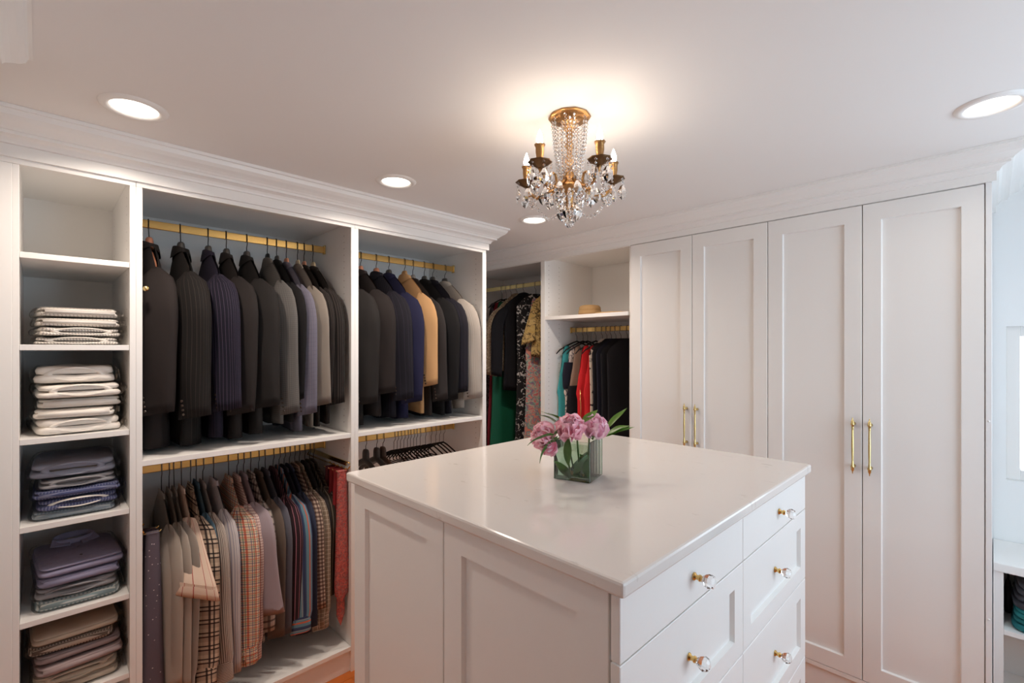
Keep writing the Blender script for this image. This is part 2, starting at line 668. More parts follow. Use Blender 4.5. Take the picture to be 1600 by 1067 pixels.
ZU0, ZU1 = 2.082, 2.116
ZL0, ZL1 = 1.052, 1.086
for p, a, b in ((mid, YM1 + T, YM2 - T), (rgt, YM2 + T, YL_B - 0.004 - T)):
    rod(p, a + 0.001, b - 0.001, ZU0, ZU1)
    rod(p, a + 0.001, b - 0.001, ZL0, ZL1)
    box_part('hanging_cleat', p, XB + 0.006, XB + 0.024, a + 0.001, b - 0.001, 1.93, 2.03)
# little pull knob of the valet rod beside the first suit
kb = MB().lathe([(0.0001, 0.03), (0.006, 0.0295), (0.0095, 0.025), (0.0095, 0.021), (0.006, 0.017), (0.004, 0.012), (0.005, 0.003), (0.008, 0.0)], 16, (XL - 0.02, 0.2795, 1.797), 'x')
kb.build('valet_rod_knob', PALEBR, mid, smooth=True)

# ------------------------------------------------------------------ right wardrobe run (along the back wall)
RB = 3.133
ZRT = 2.2005
DX = [-1.5498, -1.1652, -0.7800, -0.3963, -0.0181]
corner_w = thing('corner_wardrobe', 'white corner wardrobe bay with long dresses on a rod, beyond the suits', 'wardrobe')
open_w = thing('open_wardrobe', 'white open bay with a hat shelf over the red and teal dresses', 'wardrobe')


def rcar(p, x0, x1, frame):
    box_part('side_panel', p, x0, x0 + T, YR + 0.019, RB - 0.006, 0.0, 2.224)
    box_part('side_panel', p, x1 - T, x1, YR + 0.019, RB - 0.006, 0.0, 2.224)
    box_part('back_panel', p, x0, x1, RB - 0.006, RB, 0.0, 2.224, bev=0)
    box_part('top_panel', p, x0, x1, YR + 0.019, RB - 0.006, 2.224, 2.242)
    box_part('base_shelf', p, x0 + T, x1 - T, YR + 0.001, RB - 0.006, 0.104, 0.124)
    box_part('toe_board', p, x0, x1, YR + 0.012, YR + 0.018, 0.0, 0.1035)


XD0, XD1 = -2.2798, -2.2432
XDM = (XD0 + XD1) / 2
XO1 = -1.5543
rcar(corner_w, XW + 0.008, XDM - 0.0004, 0)
rcar(open_w, XDM + 0.0004, DX[0] - 0.0008, 0)
box_part('top_rail', corner_w, XW + 0.008, XDM, YR, YR + 0.019, ZRT, 2.25)
box_part('top_rail', open_w, XDM, DX[0] - 0.0008, YR, YR + 0.019, ZRT, 2.25)
box_part('face_stile', corner_w, XD0, XDM - 0.0003, YR, YR + 0.019, 0.104, ZRT - 0.0005, bev=0)
box_part('face_stile', open_w, XDM + 0.0003, XD1, YR, YR + 0.019, 0.104, ZRT - 0.0005, bev=0)
box_part('shelf', open_w, XDM + T + 0.001, DX[0] - T - 0.002, YR + 0.003, RB - 0.006, 1.781, 1.805)
holes = MB()
for y in (YR + 0.045, YR + 0.16):
    for k in range(62):
        z = 0.22 + 0.032 * k
        if abs(z - 1.79) < 0.03:
            continue
        c = (XDM + T + 0.0009, y, z)
        holes.add([(c[0], c[1] + 0.0026 * math.cos(q * PI / 3), z + 0.0026 * math.sin(q * PI / 3)) for q in range(6)], [tuple(range(6))])
stuff(holes.build('shelf_pin_holes', HOLE, open_w))
YROD = YR + 0.30


def rod_x(p, x0, x1, z0, z1, m):
    o = MB().box(x0 + 0.001, x1 - 0.001, YROD - 0.0075, YROD + 0.0075, z0, z1).build('hanging_rod', m, p, bevel=0.003)
    for x, s in ((x0, 1), (x1, -1)):
        a, b = sorted((x + s * 0.0005, x + s * 0.008))
        MB().box(a, b, YROD - 0.013, YROD + 0.013, z0 - 0.006, z1 + 0.006).build('rod_socket', PALEBR, o, bevel=0.002)


rod_x(open_w, XDM + T + 0.001, DX[0] - T - 0.002, 1.700, 1.733, BRASS)
rod_x(corner_w, XW + 0.008 + T, XDM - T - 0.001, 2.085, 2.118, PALEBR)


def shaker(name, parent, face, a0, a1, z0, z1, plane, out, st=0.062, rail=0.062, dep=0.012, th=0.020, mt=None, flat=False):
    """framed door or drawer front: four frame members proud of a recessed panel. face 'y': spans x, outward -y*out; 'x': spans y"""
    mt = mt or PAINT
    root = MB()

    def bx(m, p0, p1, d0, d1, r0, r1):
        q0, q1 = sorted((plane + out * d0, plane + out * d1))
        return m.box(p0, p1, q0, q1, r0, r1) if face == 'y' else m.box(q0, q1, p0, p1, r0, r1)
    if flat:
        return bx(root, a0, a1, -th, 0, z0, z1).build(name, mt, parent, bevel=0.0025)
    # bevelled frame: outer ring, inner ring, sloped lip down to panel
    b = 0.0035
    A = [(a0, a1, z0, z1, -th), (a0, a1, z0, z1, -0.0015), (a0 + 0.0015, a1 - 0.0015, z0 + 0.0015, z1 - 0.0015, 0.0),
         (a0 + st, a1 - st, z0 + rail, z1 - rail, 0.0), (a0 + st + b, a1 - st - b, z0 + rail + b, z1 - rail - b, -dep)]
    v, f = [], []
    for (p0, p1, r0, r1, d) in A:
        q = plane + out * d
        for (p, r) in ((p0, r0), (p1, r0), (p1, r1), (p0, r1)):
            v.append((p, q, r) if face == 'y' else (q, p, r))
    for k in range(len(A) - 1):
        for j in range(4):
            j2 = (j + 1) % 4
            f.append((k * 4 + j, k * 4 + j2, k * 4 + 4 + j2, k * 4 + 4 + j))
    f.append((0, 3, 2, 1))
    n = len(v) - 4
    f.append((n, n + 1, n + 2, n + 3))
    # panel is a child plate just above the well floor
    o = root.add(v, f).build(name, mt, parent)
    pn = MB()
    i = st + b + 0.0005
    bx(pn, a0 + i, a1 - i, -dep - 0.002, -dep + 0.0004, z0 + rail + b + 0.0005, z1 - rail - b - 0.0005)
    pn.build('recessed_panel', mt, o)
    return o


def bar_pull(parent, x, y, z0, z1):
    """turned brass pull with finials and two posts"""
    H = z1 - z0
    yo = y - 0.030
    prof = [(0.0001, 0.0), (0.002, 0.004), (0.0025, 0.010), (0.0035, 0.013), (0.0062, 0.017), (0.0062, 0.026), (0.0075, 0.028), (0.0075, 0.034), (0.0045, 0.038), (0.0055, 0.044), (0.0042, 0.050), (0.0040, 0.06)]
    full = prof + [(0.0052, H / 2)] + [(r, H - h) for r, h in reversed(prof)]
    g = MB().lathe(full, 14, (x, yo, z0)).build('bar_handle', PALEBR, parent, smooth=True)
    for z in (z0 + 0.031, z1 - 0.031):
        MB().lathe([(0.0001, -0.030), (0.004, -0.030), (0.004, -0.012), (0.006, -0.008), (0.008, 0.0), (0.0001, 0.0)], 12, (x, y, z), 'y').build('handle_post', PALEBR, g, smooth=True)
    return g


cabs = [('white double-door tall cabinet beside the hat shelf bay', DX[0], DX[2]), ('white double-door tall cabinet at the window end', DX[2], DX[4])]
for lab, xa, xb in cabs:
    c = thing('tall_cabinet', lab, 'cabinet')
    rcar(c, xa, xb, 0)
    box_part('top_rail', c, xa + 0.0004, xb - 0.0004, YR + 0.002, YR + 0.019, ZRT + 0.004, 2.25)
    xm = (xa + xb) / 2
    for a, b, h in ((xa, xm, 1), (xm, xb, 0)):
        d = shaker('door', c, 'y', a + 0.0016, b - 0.0016, 0.1265, ZRT + 0.002, YR, -1, st=0.064, rail=0.072)
        xh = b - 0.030 if h else a + 0.030
        bar_pull(d, xh, YR, 1.028, 1.276)
    # dark sheet behind the doors, painting shade into their seams
    MB().box(xa + 0.02, xb - 0.02, YR + 0.021, YR + 0.0215, 0.13, ZRT).build('seam_shade_sheet', GAPM, c)
endp = thing('end_panel', 'narrow white finishing panel closing the cabinet run at the window end', 'panel', (0, 0, 0))
MB().box(DX[4] + 0.001, XRE, YR - 0.002, RB, 0.0, 2.205).build('panel_board', mat('end_panel_paint', rgb(236, 236, 236), 0.35), endp, bevel=0.0015)
for z in (1.30, 0.55, 0.18):
    MB().lathe([(0.0001, -0.0035), (0.003, -0.003), (0.0035, -0.002), (0.0035, 0.0)], 10, (DX[4] + 0.0105, YR - 0.0015, z), 'y').build('screw_cap', WALLP, endp, smooth=True)

# ------------------------------------------------------------------ window bench with cubbies
BX0, BX1, BY0 = 0.004, 1.28, 2.80
bench = thing('window_bench', 'low white bench with open cubbies under the bright window', 'bench')
MB().box(BX0, BX1, BY0 - 0.012, YW - 0.004, 0.662, 0.6975).build('bench_top', PAINT, bench, bevel=0.003)
for x0 in (BX0, 0.44, 0.86, BX1 - 0.03):
    MB().box(x0, x0 + 0.030, BY0, YW - 0.006, 0.0, 0.6615).build('upright', PAINT, bench, bevel=0.001)
MB().box(BX0, BX1, YW - 0.012, YW - 0.006, 0.0, 0.6615).build('back_panel', PAINT, bench)
for k, (x0, x1) in enumerate(((BX0 + 0.0305, 0.4395), (0.4705, 0.8595), (0.8905, BX1 - 0.0305))):
    MB().box(x0, x1, BY0 + 0.002, YW - 0.0125, 0.405, 0.425).build('cubby_shelf', PAINT, bench, bevel=0.001)
    MB().box(x0, x1, BY0 + 0.002, YW - 0.0125, 0.085, 0.105).build('cubby_shelf', PAINT, bench, bevel=0.001)

# tall cabinet behind-left of the camera (its crown shows at the corner of the ceiling)
near = thing('tall_cabinet', 'white tall cabinet near the doorway, only its crown corner showing at the ceiling', 'cabinet')
MB().box(-1.62, -1.05, YN + 0.004, -0.136, 0.0, 2.25).build('cabinet_body', PAINT, near, bevel=0.002)
for k in range(2):
    a = -1.62 + 0.57 / 2 * k
    d = shaker('door', near, 'y', a + 0.003, a + 0.57 / 2 - 0.003, 0.12, 2.18, -0.115, 1)

# ------------------------------------------------------------------ island
IX0, IX1, IY0, IY1, IZ = -1.5158, -0.4530, 0.7240, 1.9540, 1.163
isl = thing('island_dresser', 'white island dresser with shaker doors and crystal-knobbed drawers in mid room', 'dresser')
MB().box(IX0 + 0.05, IX1 - 0.045, IY0 + 0.045, IY1 - 0.03, 0.09, IZ - 0.032).build('carcass', PAINT, isl, bevel=0.001)
MB().box(IX0 + 0.08, IX1 - 0.09, IY0 + 0.09, IY1 - 0.06, 0.0, 0.0895).build('plinth', PAINT, isl)
FX = IX1 - 0.016      # drawer face plane
FY = IY0 + 0.018      # door face plane
zt = 1.127
for a, b in ((IX0 + 0.024, -1.0008), (-0.9992, FX - 0.026)):
    shaker('door', isl, 'y', a + 0.001, b - 0.001, 0.10, zt, FY, -1, st=0.072, rail=0.066, dep=0.013)
ym = (IY0 + IY1) / 2 - 0.002
rows = [(1.0055, zt, True), (0.760, 1.0025, False), (0.481, 0.757, False), (0.10, 0.478, False)]
knob_b = MB().lathe([(0.0001, 0.0), (0.009, 0.0), (0.009, 0.003), (0.0055, 0.006), (0.005, 0.010), (0.0075, 0.013), (0.0075, 0.016), (0.005, 0.018), (0.007, 0.021), (0.0001, 0.022)], 14, (0, 0, 0), 'x').mesh('knob_base', BRASS, True)
knob_c = MB().lathe([(0.0001, 0.021), (0.007, 0.021), (0.013, 0.028), (0.0165, 0.036), (0.0135, 0.044), (0.007, 0.048), (0.0001, 0.049)], 8, (0, 0, 0), 'x').mesh('knob', CRYSTAL)
for ya, yb in ((IY0 + 0.014, ym - 0.0012), (ym + 0.0012, IY1 - 0.014)):
    for (za, zb, fl) in rows:
        d = shaker('drawer', isl, 'x', ya, yb, za, zb, FX, 1, st=0.058, rail=0.052, dep=0.012, flat=fl)
        zc = (za + zb) / 2 + (0.0 if fl else 0.0)
        yc = (ya + yb) / 2
        dx = 0.0 if fl else -0.012
        k = part('knob', knob_c, d, (FX + dx, yc, zc))
        k['label'] = 'faceted clear crystal knob'
        part('knob_base', knob_b, d, (FX + dx, yc, zc))
shaker('side_board', isl, 'x', IY0 + 0.02, IY1 - 0.02, 0.10, zt, IX0 + 0.022, -1)
shaker('back_board', isl, 'y', IX0 + 0.024, FX - 0.026, 0.10, zt, IY1 - 0.016, 1)
ct = MB().box(IX0, IX1, IY0, IY1, IZ - 0.030, IZ).build('countertop', QUARTZ, None, bevel=0.006)
ct['label'] = 'white quartz countertop with faint grey flecks lying on the island'
ct['category'] = 'countertop'

# ------------------------------------------------------------------ hangers and garments
def hanger(name, label, x, y, zb, ztop, rot, half=0.20, drop=0.075, style='slim', body=None, wire=None, group=None, neck=None, wide=0.62, bar=True):
    """zb: height of the neck of the hanger, ztop: top of the rod it hooks over"""
    h = ztop - zb
    o = thing(name, label, 'hanger', (x, y, zb), rot, group)
    lean = RND.uniform(-0.004, 0.004)
    pts = [(0, 0, -0.016 if style == 'slim' else 0.0), (0, lean * 0.3, max(0.012, h - 0.062)), (0.012, lean, max(0.02, h - 0.046)), (0.0125, lean, h - 0.006), (0.009, lean, h + 0.002),
           (0, lean, h + 0.0042), (-0.009, lean, h + 0.002), (-0.0125, lean, h - 0.006), (-0.0120, lean, h - 0.034)]
    MB().tube(pts, 0.0019, 6).build('hook', wire or STEEL, o, smooth=True)
    m = MB()
    n = 13
    P, R = [], []
    for i in range(n):
        u = -1 + 2 * i / (n - 1)
        a = abs(u)
        z = -drop * a ** 1.25 - (0.012 * max(0, (a - 0.85) / 0.15) ** 2)
        P.append((u * half, 0, z - (0.018 if style == 'slim' else 0.044)))
        if style == 'broad':
            R.append(0.019 - 0.004 * a)
        else:
            R.append(0.0055 if a < 0.95 else 0.004)
    m.tube(P, R, 8, sx=(wide if style == 'broad' else 0.55))
    bo = m.build('hanger_body', body or BLACKP, o, smooth=True)
    if style == 'slim' and not bar:
        pass
    elif style == 'slim':
        MB().tube([(-half * 0.86, 0, -drop * 0.86 - 0.008), (-half * 0.8, 0, -drop - 0.035), (half * 0.8, 0, -drop - 0.035), (half * 0.86, 0, -drop * 0.86 - 0.008)], 0.0035, 6).build('trouser_bar', body or BLACKP, o, smooth=True)
    else:
        prof = [(0.030, -0.034), (0.029, 0.0), (0.025, 0.014), (0.018, 0.020), (0.0001, 0.021)]
        me = MB().lathe(prof, 14).build('neck_block', neck or body or CHARP, o, smooth=True)
        me.scale = (1, min(0.55, 0.85 * wide), 1)
    return o


def sleeve_mesh(side, W, zs, Ls, hw, ht, th, sgn, flare, bend, kind, mt, seed, cuff=False):
    hw = hw if side > 0 else hw * 0.62
    rr = random.Random(seed)
    M, K = 15, 16
    rows, uvs = [], []
    for i in range(M):
        s = i / (M - 1)
        if kind == 'short':
            X = W - 0.035 + (0.05 + flare) * min(1, s * 1.2)
        else:
            X = W - 0.024 + (0.080 if side > 0 else 0.040) * math.sin(PI / 2 * min(1, s / 0.34)) + flare * s
        z = zs + 0.004 - Ls * s
        grow = min(1, (s / 0.10)) ** 0.5 if s > 0 else 0.0
        w = hw * (0.30 + 0.70 * grow)
        if kind == 'long':
            w *= 1 - 0.22 * max(0, s - 0.25)
        elif kind == 'jacket':
            w *= 1 - 0.16 * max(0, s - 0.3)
        elif kind == 'short':
            w = hw * (0.40 + 0.75 * s)
        t = ht * (0.35 + 0.65 * grow) * (1 + 0.10 * math.sin(7 * s + seed))
        if kind == 'short':
            t = ht * (0.5 + 0.9 * s)
        a = th * (0.75 + 0.25 * grow)
        dx, dy = math.cos(a), math.sin(a) * sgn
        nx, ny = math.sin(a), -math.cos(a) * sgn
        off = bend * s * s
        if cuff and s > 0.9:
            w *= 0.80
        row, uv = [], []
        for k in range(K):
            p = 2 * PI * k / K
            c, q = math.cos(p), math.sin(p)
            cx = math.copysign(abs(c) ** 0.8, c) * w
            cy = math.copysign(abs(q) ** 0.75, q) * t
            f = 0.18 * ht * math.sin(3 * p + 9 * s + seed) * s
            if kind == 'short' and s > 0.95:
                z2 = z + 0.03 * c * 0
            row.append((side * (X + dx * (cx + off) + nx * (cy + f)), dy * (cx + off) + ny * (cy + f), z + 0.010 * c * s * (1 if kind != 'short' else -2)))
            uv.append((p / PI * hw * 2.1, -z))
        rows.append(row)
        uvs.append(uv)
    rows = np.array(rows)
    # turn the hem inward so that the sleeve reads as hollow cloth
    cen = rows[-1].mean(axis=0)
    inn = rows[-1] * 0.90 + cen * 0.10
    inn[:, 2] += 0.004
    inn2 = inn.copy()
    inn2[:, 2] += 0.05
    inn2 = inn2 * 0.9 + inn2.mean(axis=0) * 0.1
    rows = np.concatenate([rows, inn[None], inn2[None]])
    uvs = np.array(uvs + [uvs[-1], uvs[-1]])
    # close the top of the sleeve head
    top = rows[0] * 0.15 + rows[0].mean(axis=0) * 0.85
    top[:, 2] += 0.004
    rows = np.concatenate([top[None], rows])
    uvs = np.concatenate([uvs[:1], uvs])
    return MB().grid(rows, uvs, close_u=True)


BTN = MB().lathe([(0.0001, 0.0022), (0.0040, 0.0022), (0.0048, 0.0012), (0.0048, 0.0), (0.0001, 0.0)], 10, (0, 0, 0), 'x').mesh('button', mat('dark_horn_button', rgb(74, 62, 54), 0.25))


def garment(name, label, cat, x, y, zn, rot=0.0, W=0.20, drop=0.100, L=0.83, b=0.04, mt=None, sl=None, sleeve=None, Ls=0.6, hw=0.062, ht=0.024,
            th=0.85, sgn=1, flare=0.02, bend=0.0, collar='jacket', cm=None, hemW=1.0, waist=0.06, top=None, group=None, seed=1, buttons=False,
            ftilt=0.0, cuffm=None, fold=0.25, pocket=None):
    o = thing(name, label, cat, (x, y, zn - L), rot, group)
    rr = random.Random(seed)
    K, M = 36, 18
    ph = rr.uniform(0, 6)
    rows, uvs = [], []
    un = 0.30
    for i in range(M):
        v = (i / (M - 1)) ** 1.35
        row, uv = [], []
        for k in range(K):
            p = 2 * PI * (k + 0.5) / K
            c, q = math.cos(p), math.sin(p)
            u = math.copysign(abs(c) ** 0.85, c)
            a = abs(u)
            if top is None:
                zt_ = 0.0 if a < un else -drop * ((a - un) / (1 - un)) ** 1.1
                zt_ -= 0.022 * max(0, (a - 0.86) / 0.14) ** 2
                wt = W
                Wv = W * (1 - waist * math.sin(PI * min(1, v * 1.1)) + (hemW - 1) * v)
                shut = 1.0 if a < un else min(1.0, 0.25 + 3.4 * v ** 0.6)
            else:
                zt_ = float(np.interp(a, top[0], top[1]))
                Wv = W * (0.86 + 0.14 * min(1, v / 0.22) - waist * math.sin(PI * min(1, v * 1.3)) * (v > 0.2) + (hemW - 1) * max(0, v - 0.15))
                shut = min(1.0, 0.35 + 2.2 * v)
            X = u * Wv
            bb = b * (0.70 + 0.50 * v) * shut
            Y = math.copysign(abs(q) ** 0.6, q) * bb
            Y += b * fold * math.sin(u * 8 + ph + 2 * v) * v * (1 if q > 0 else 0.8) + b * 0.08 * math.sin(17 * u + ph * 2) * v
            z = zt_ * (1 - v) + (-L) * v + 0.006 * math.sin(5 * u + ph) * v + ftilt * u * v
            row.append((X, Y, z + L))
            uv.append((u * W + (0.5 if q > 0 else 0), -z))
        rows.append(row)
        uvs.append(uv)
    rows = np.array(rows)
    inn = rows[-1].copy()
    inn[:, :2] *= 0.94
    inn[:, 2] += 0.004
    inn2 = inn.copy()
    inn2[:, 2] += 0.08
    rows = np.concatenate([rows, inn[None], inn2[None]])
    uvs = np.array(uvs + [uvs[-1]] * 2)
    MB().grid(rows, uvs, close_u=True).build('body', mt, o, smooth=True)
    zs = L - drop - 0.004
    if sleeve:
        for side in (1, -1):
            smb = sleeve_mesh(side, W, zs, Ls, hw, ht, th, sgn if side > 0 else sgn, flare if side > 0 else min(flare, 0.01), bend if side > 0 else 0, sleeve, sl or mt, seed + side, cuff=bool(cuffm))
            so = smb.build('sleeve', sl or mt, o, smooth=True)
            if side > 0 and buttons:
                s0 = 0.90
                X = W + 0.056 + flare * s0
                dx, dy = math.cos(th), math.sin(th) * sgn
                nx, ny = math.sin(th), -math.cos(th) * sgn
                for kq in range(4):
                    zb = zs - Ls * (0.97 - 0.030 * kq)
                    cxo = -hw * 0.42 - 0.0025 * kq + bend
                    bo = part('button', BTN, so, (X + dx * cxo + nx * (ht * 0.98), dy * cxo + ny * (ht * 0.98), zb), (0, 0, math.atan2(ny, nx)))
            if side > 0 and cuffm:
                s0, s1 = 0.90, 1.0
                rws, us = [], []
                for t, s in enumerate((0.895, 0.905, 1.0, 1.012)):
                    X = W + 0.056 + flare * s
                    dx, dy = math.cos(th), math.sin(th) * sgn
                    nx, ny = math.sin(th), -math.cos(th) * sgn
                    gk = 1.03 if t in (1, 2) else 0.9
                    r_, u_ = [], []
                    for kk in range(16):
                        p = 2 * PI * kk / 16
                        c, q = math.cos(p), math.sin(p)
                        cx = math.copysign(abs(c) ** 0.8, c) * hw * 0.70 * gk + bend * s * s
                        cy = math.copysign(abs(q) ** 0.75, q) * ht * 1.12 * gk
                        r_.append((X + dx * cx + nx * cy, dy * cx + ny * cy, zs + 0.004 - Ls * s + 0.012 * c))
                        u_.append((-zs + Ls * s, p * hw * 0.6))
                    rws.append(r_)
                    us.append(u_)
                MB().grid(rws, us, close_u=True).build('cuff', cuffm, so, smooth=True)
    if collar:
        cm = cm or mt
        if collar == 'jacket':
            ax, ay, prof = 0.058, min(0.034, b * 0.75), [(0.017, -0.040), (0.011, -0.012), (0.001, 0.014), (-0.004, 0.015), (-0.006, 0.004), (-0.005, -0.004)]
        else:
            ax, ay, prof = 0.054, min(0.03, b * 0.70), [(0.015, -0.030), (0.010, -0.008), (0.002, 0.016), (-0.003, 0.017), (-0.005, 0.004), (-0.004, -0.004)]
        cr, cu = [], []
        for (d, hz) in prof:
            r_, u_ = [], []
            for kk in range(20):
                p = 2 * PI * kk / 20
                c, q = math.cos(p), math.sin(p)
                lift = 0.006 * (q if sgn < 0 else -q)
                r_.append(((ax + d) * c, (ay + d * min(0.5, b * 14)) * q, L + (hz * (1 - 0.75 * c * c) if hz < 0 else hz - 0.006 * c * c) + lift))
                u_.append((p * ax, hz))
            cr.append(r_)
            cu.append(u_)
        MB().grid(cr, cu, close_u=True).build('collar', cm, o, smooth=True)
    return o


def stripes(name, base, col, per, wid=0.12, mix=0.6, **k):
    return pattern(name, base, [(col, 0, per, wid, 0.0, mix)], **k)


# suit cloths
J_BROWN = pattern('brown_black_wool', rgb(37, 31, 30), [])
J_BLACKSTR = stripes('black_wool_faint_stripe', rgb(25, 22, 21), rgb(84, 72, 66), 0.011, 0.07, 0.5)
J_NAVYPIN = stripes('navy_pinstripe_wool', rgb(26, 24, 37), rgb(104, 88, 112), 0.0085, 0.10, 0.6)
J_CHAR = pattern('charcoal_brown_wool', rgb(37, 32, 31), [])
J_DARK = pattern('dark_charcoal_wool', rgb(34, 31, 30), [])
J_HEATHER = pattern('grey_heather_wool', rgb(92, 89, 87), [(rgb(112, 108, 104), 0, 0.006, 0.3, 0, .5), (rgb(70, 68, 66), 1, 0.009, 0.25, 0, .4)])
J_BLACK = pattern('black_wool', rgb(19, 17, 18), [])
J_LAV = pattern('blue_grey_wool', rgb(100, 97, 110), [(rgb(126, 118, 132), 0, 0.010, 0.12, 0, .5), (rgb(80, 78, 92), 1, 0.02, 0.1, 0, .3)])
J_TAUPE = pattern('taupe_wool', rgb(126, 117, 108), [])
J_PIN2 = stripes('dark_ribbed_stripe_wool', rgb(28, 24, 23), rgb(96, 84, 78), 0.009, 0.14, 0.45)
J_PIN3 = stripes('black_pinstripe_wool', rgb(28, 24, 23), rgb(108, 94, 86), 0.010, 0.10, 0.5)
J_NAVYD = stripes('dark_navy_wool', rgb(25, 23, 31), rgb(56, 52, 66), 0.018, 0.10, 0.4)
J_NAVY = pattern('bright_navy_wool', rgb(31, 31, 58), [])
J_TAN = pattern('tan_wool', rgb(186, 144, 100), [])
J_CHAR2 = pattern('warm_charcoal_wool', rgb(43, 38, 37), [])
J_LGREY = pattern('light_grey_tweed', rgb(152, 143, 134), [(rgb(188, 178, 168), 0, 0.007, 0.25, 0, .5), (rgb(142, 134, 126), 1, 0.008, 0.2, 0, .4)])

# u-pixel -> y on the rod comes from the survey of the photograph
S1 = [  # y, cloth, label words, zn, L, b, Ls, theta, flare, hanger neck material, buttons
    (0.328, J_BROWN, 'brown-black plain suit jacket hanging first by the shelf tower', 2.015, 0.835, 0.040, 0.60, 0.80, 0.020, WOODH, True),
    (0.439, J_BLACKSTR, 'black suit jacket with a faintly striped sleeve, second from the tower', 2.012, 0.83, 0.040, 0.62, 0.85, 0.020, CHARP, True),
    (0.5424, J_NAVYPIN, 'navy pinstripe suit jacket with violet stripes on its sleeve', 2.012, 0.82, 0.034, 0.60, 0.85, 0.020, CHARP, True),
    (0.6151, J_CHAR, 'plain charcoal-brown jacket just beyond the navy pinstripe one', 2.010, 0.83, 0.028, 0.62, 0.80, 0.012, CHARP, True),
    (0.7005, J_DARK, 'dark charcoal jacket directly before the grey heather jacket', 2.010, 0.82, 0.028, 0.60, 0.85, 0.015, CHARP, False),
    (0.7929, J_HEATHER, 'grey heather wool jacket among the dark suits', 2.012, 0.79, 0.018, 0.64, 0.78, 0.010, BLACKP, True),
    (0.8359, J_BLACK, 'black jacket squeezed between grey heather and blue-grey jackets', 2.008, 0.78, 0.015, 0.58, 0.60, 0.0, CHARP, False),
    (0.8816, J_LAV, 'blue-grey wool jacket with four cuff buttons', 2.002, 0.82, 0.017, 0.64, 0.95, 0.030, WOODH, True),
    (0.9365, J_TAUPE, 'light taupe jacket behind the blue-grey jacket', 2.000, 0.80, 0.013, 0.60, 0.80, 0.020, PALEWOOD, False),
    (0.9686, J_PIN2, 'dark ribbed-stripe jacket second from the right of the long rod', 1.998, 0.80, 0.012, 0.58, 0.70, 0.010, WOODH, False),
    (1.0150, J_PIN3, 'black pinstripe jacket at the divider end of the long rod', 1.998, 0.79, 0.016, 0.60, 0.62, 0.025, PALEWOOD, True),
]
S2 = [
    (1.1900, J_DARK, 'dark charcoal jacket nearest the divider in the tan blazer bay', 2.005, 0.83, 0.030, 0.62, 0.70, 0.012, CHARP, True),
    (1.2797, J_BROWN, 'brown-black jacket with open front, second in the tan blazer bay', 2.012, 0.80, 0.034, 0.58, 0.85, 0.012, WOODH, True),
    (1.3785, J_NAVYD, 'dark navy striped jacket before the bright navy blazer', 2.012, 0.82, 0.030, 0.62, 0.85, 0.014, WOODH, True),
    (1.4591, J_NAVY, 'bright navy blazer hanging next to the tan blazer', 2.012, 0.83, 0.028, 0.64, 0.85, 0.014, CHARP, True),
    (1.5653, J_TAN, 'tan blazer with brown cuff buttons, the only tan jacket', 2.018, 0.81, 0.032, 0.56, 0.85, 0.014, J_TAN, True),
    (1.6240, J_CHAR2, 'warm charcoal jacket close behind the tan blazer', 2.000, 0.82, 0.018, 0.63, 0.80, 0.012, CLEARP, True),
    (1.7081, J_BLACK, 'black jacket in the middle of the far end of the tan blazer bay', 2.002, 0.82, 0.026, 0.64, 0.80, 0.012, CHARP, False),
    (1.7700, J_NAVYD, 'dark navy jacket beside the light grey tweed jacket', 2.004, 0.82, 0.020, 0.60, 0.75, 0.012, CHARP, True),
    (1.8650, J_LGREY, 'light grey tweed jacket at the far end of the run', 2.004, 0.80, 0.026, 0.64, 0.62, 0.020, CHARP, True),
]


def strip_label(l):
    return l


for si, S in enumerate((S1, S2)):
    gname = 'suit jackets over the long shelf' if si == 0 else 'jackets in the tan blazer bay'
    ys = [q[0] for q in S]
    for i, (y, cl, lab, zn, L, b, Ls, th, fl, nk, bt) in enumerate(S):
        gap = min(abs(y - q) for q in ys if q != y)
        b = min(b, gap * 0.37)
        garment('suit_jacket', lab, 'jacket', XROD, y, zn - 0.012, W=0.195, drop=0.108, L=L - 0.014, b=min(b, gap * 0.37), mt=cl, sleeve='jacket', Ls=Ls - 0.030, hw=0.066 if gap > 0.06 else 0.050,
                ht=min(0.026, 0.42 * gap * 0.70), th=0.80 + 0 * th, flare=min(max(fl, 0.010), 0.016), bend=0.012 * (i % 3 - 1), seed=11 * i + si * 5 + 3, buttons=bt, group=gname)
        brief = lab.split(',')[0].replace('suit jacket', 'jacket')
        hang_lab = ('wooden' if nk in (WOODH, PALEWOOD) else 'clear' if nk is CLEARP else 'dark moulded') + ' hanger carrying the ' + ' '.join(brief.split()[:10])
        hanger('coat_hanger', hang_lab, XROD, y, zn + 0.008, ZU1, 0.0, half=0.142, drop=0.080, style='broad', body=nk if nk is not J_TAN else PALEWOOD,
               wire=DWIRE, neck=nk, wide=min(0.6, b * 0.55 / 0.019 * 0.75), group='coat hangers over the long shelf' if si == 0 else 'coat hangers in the tan blazer bay')

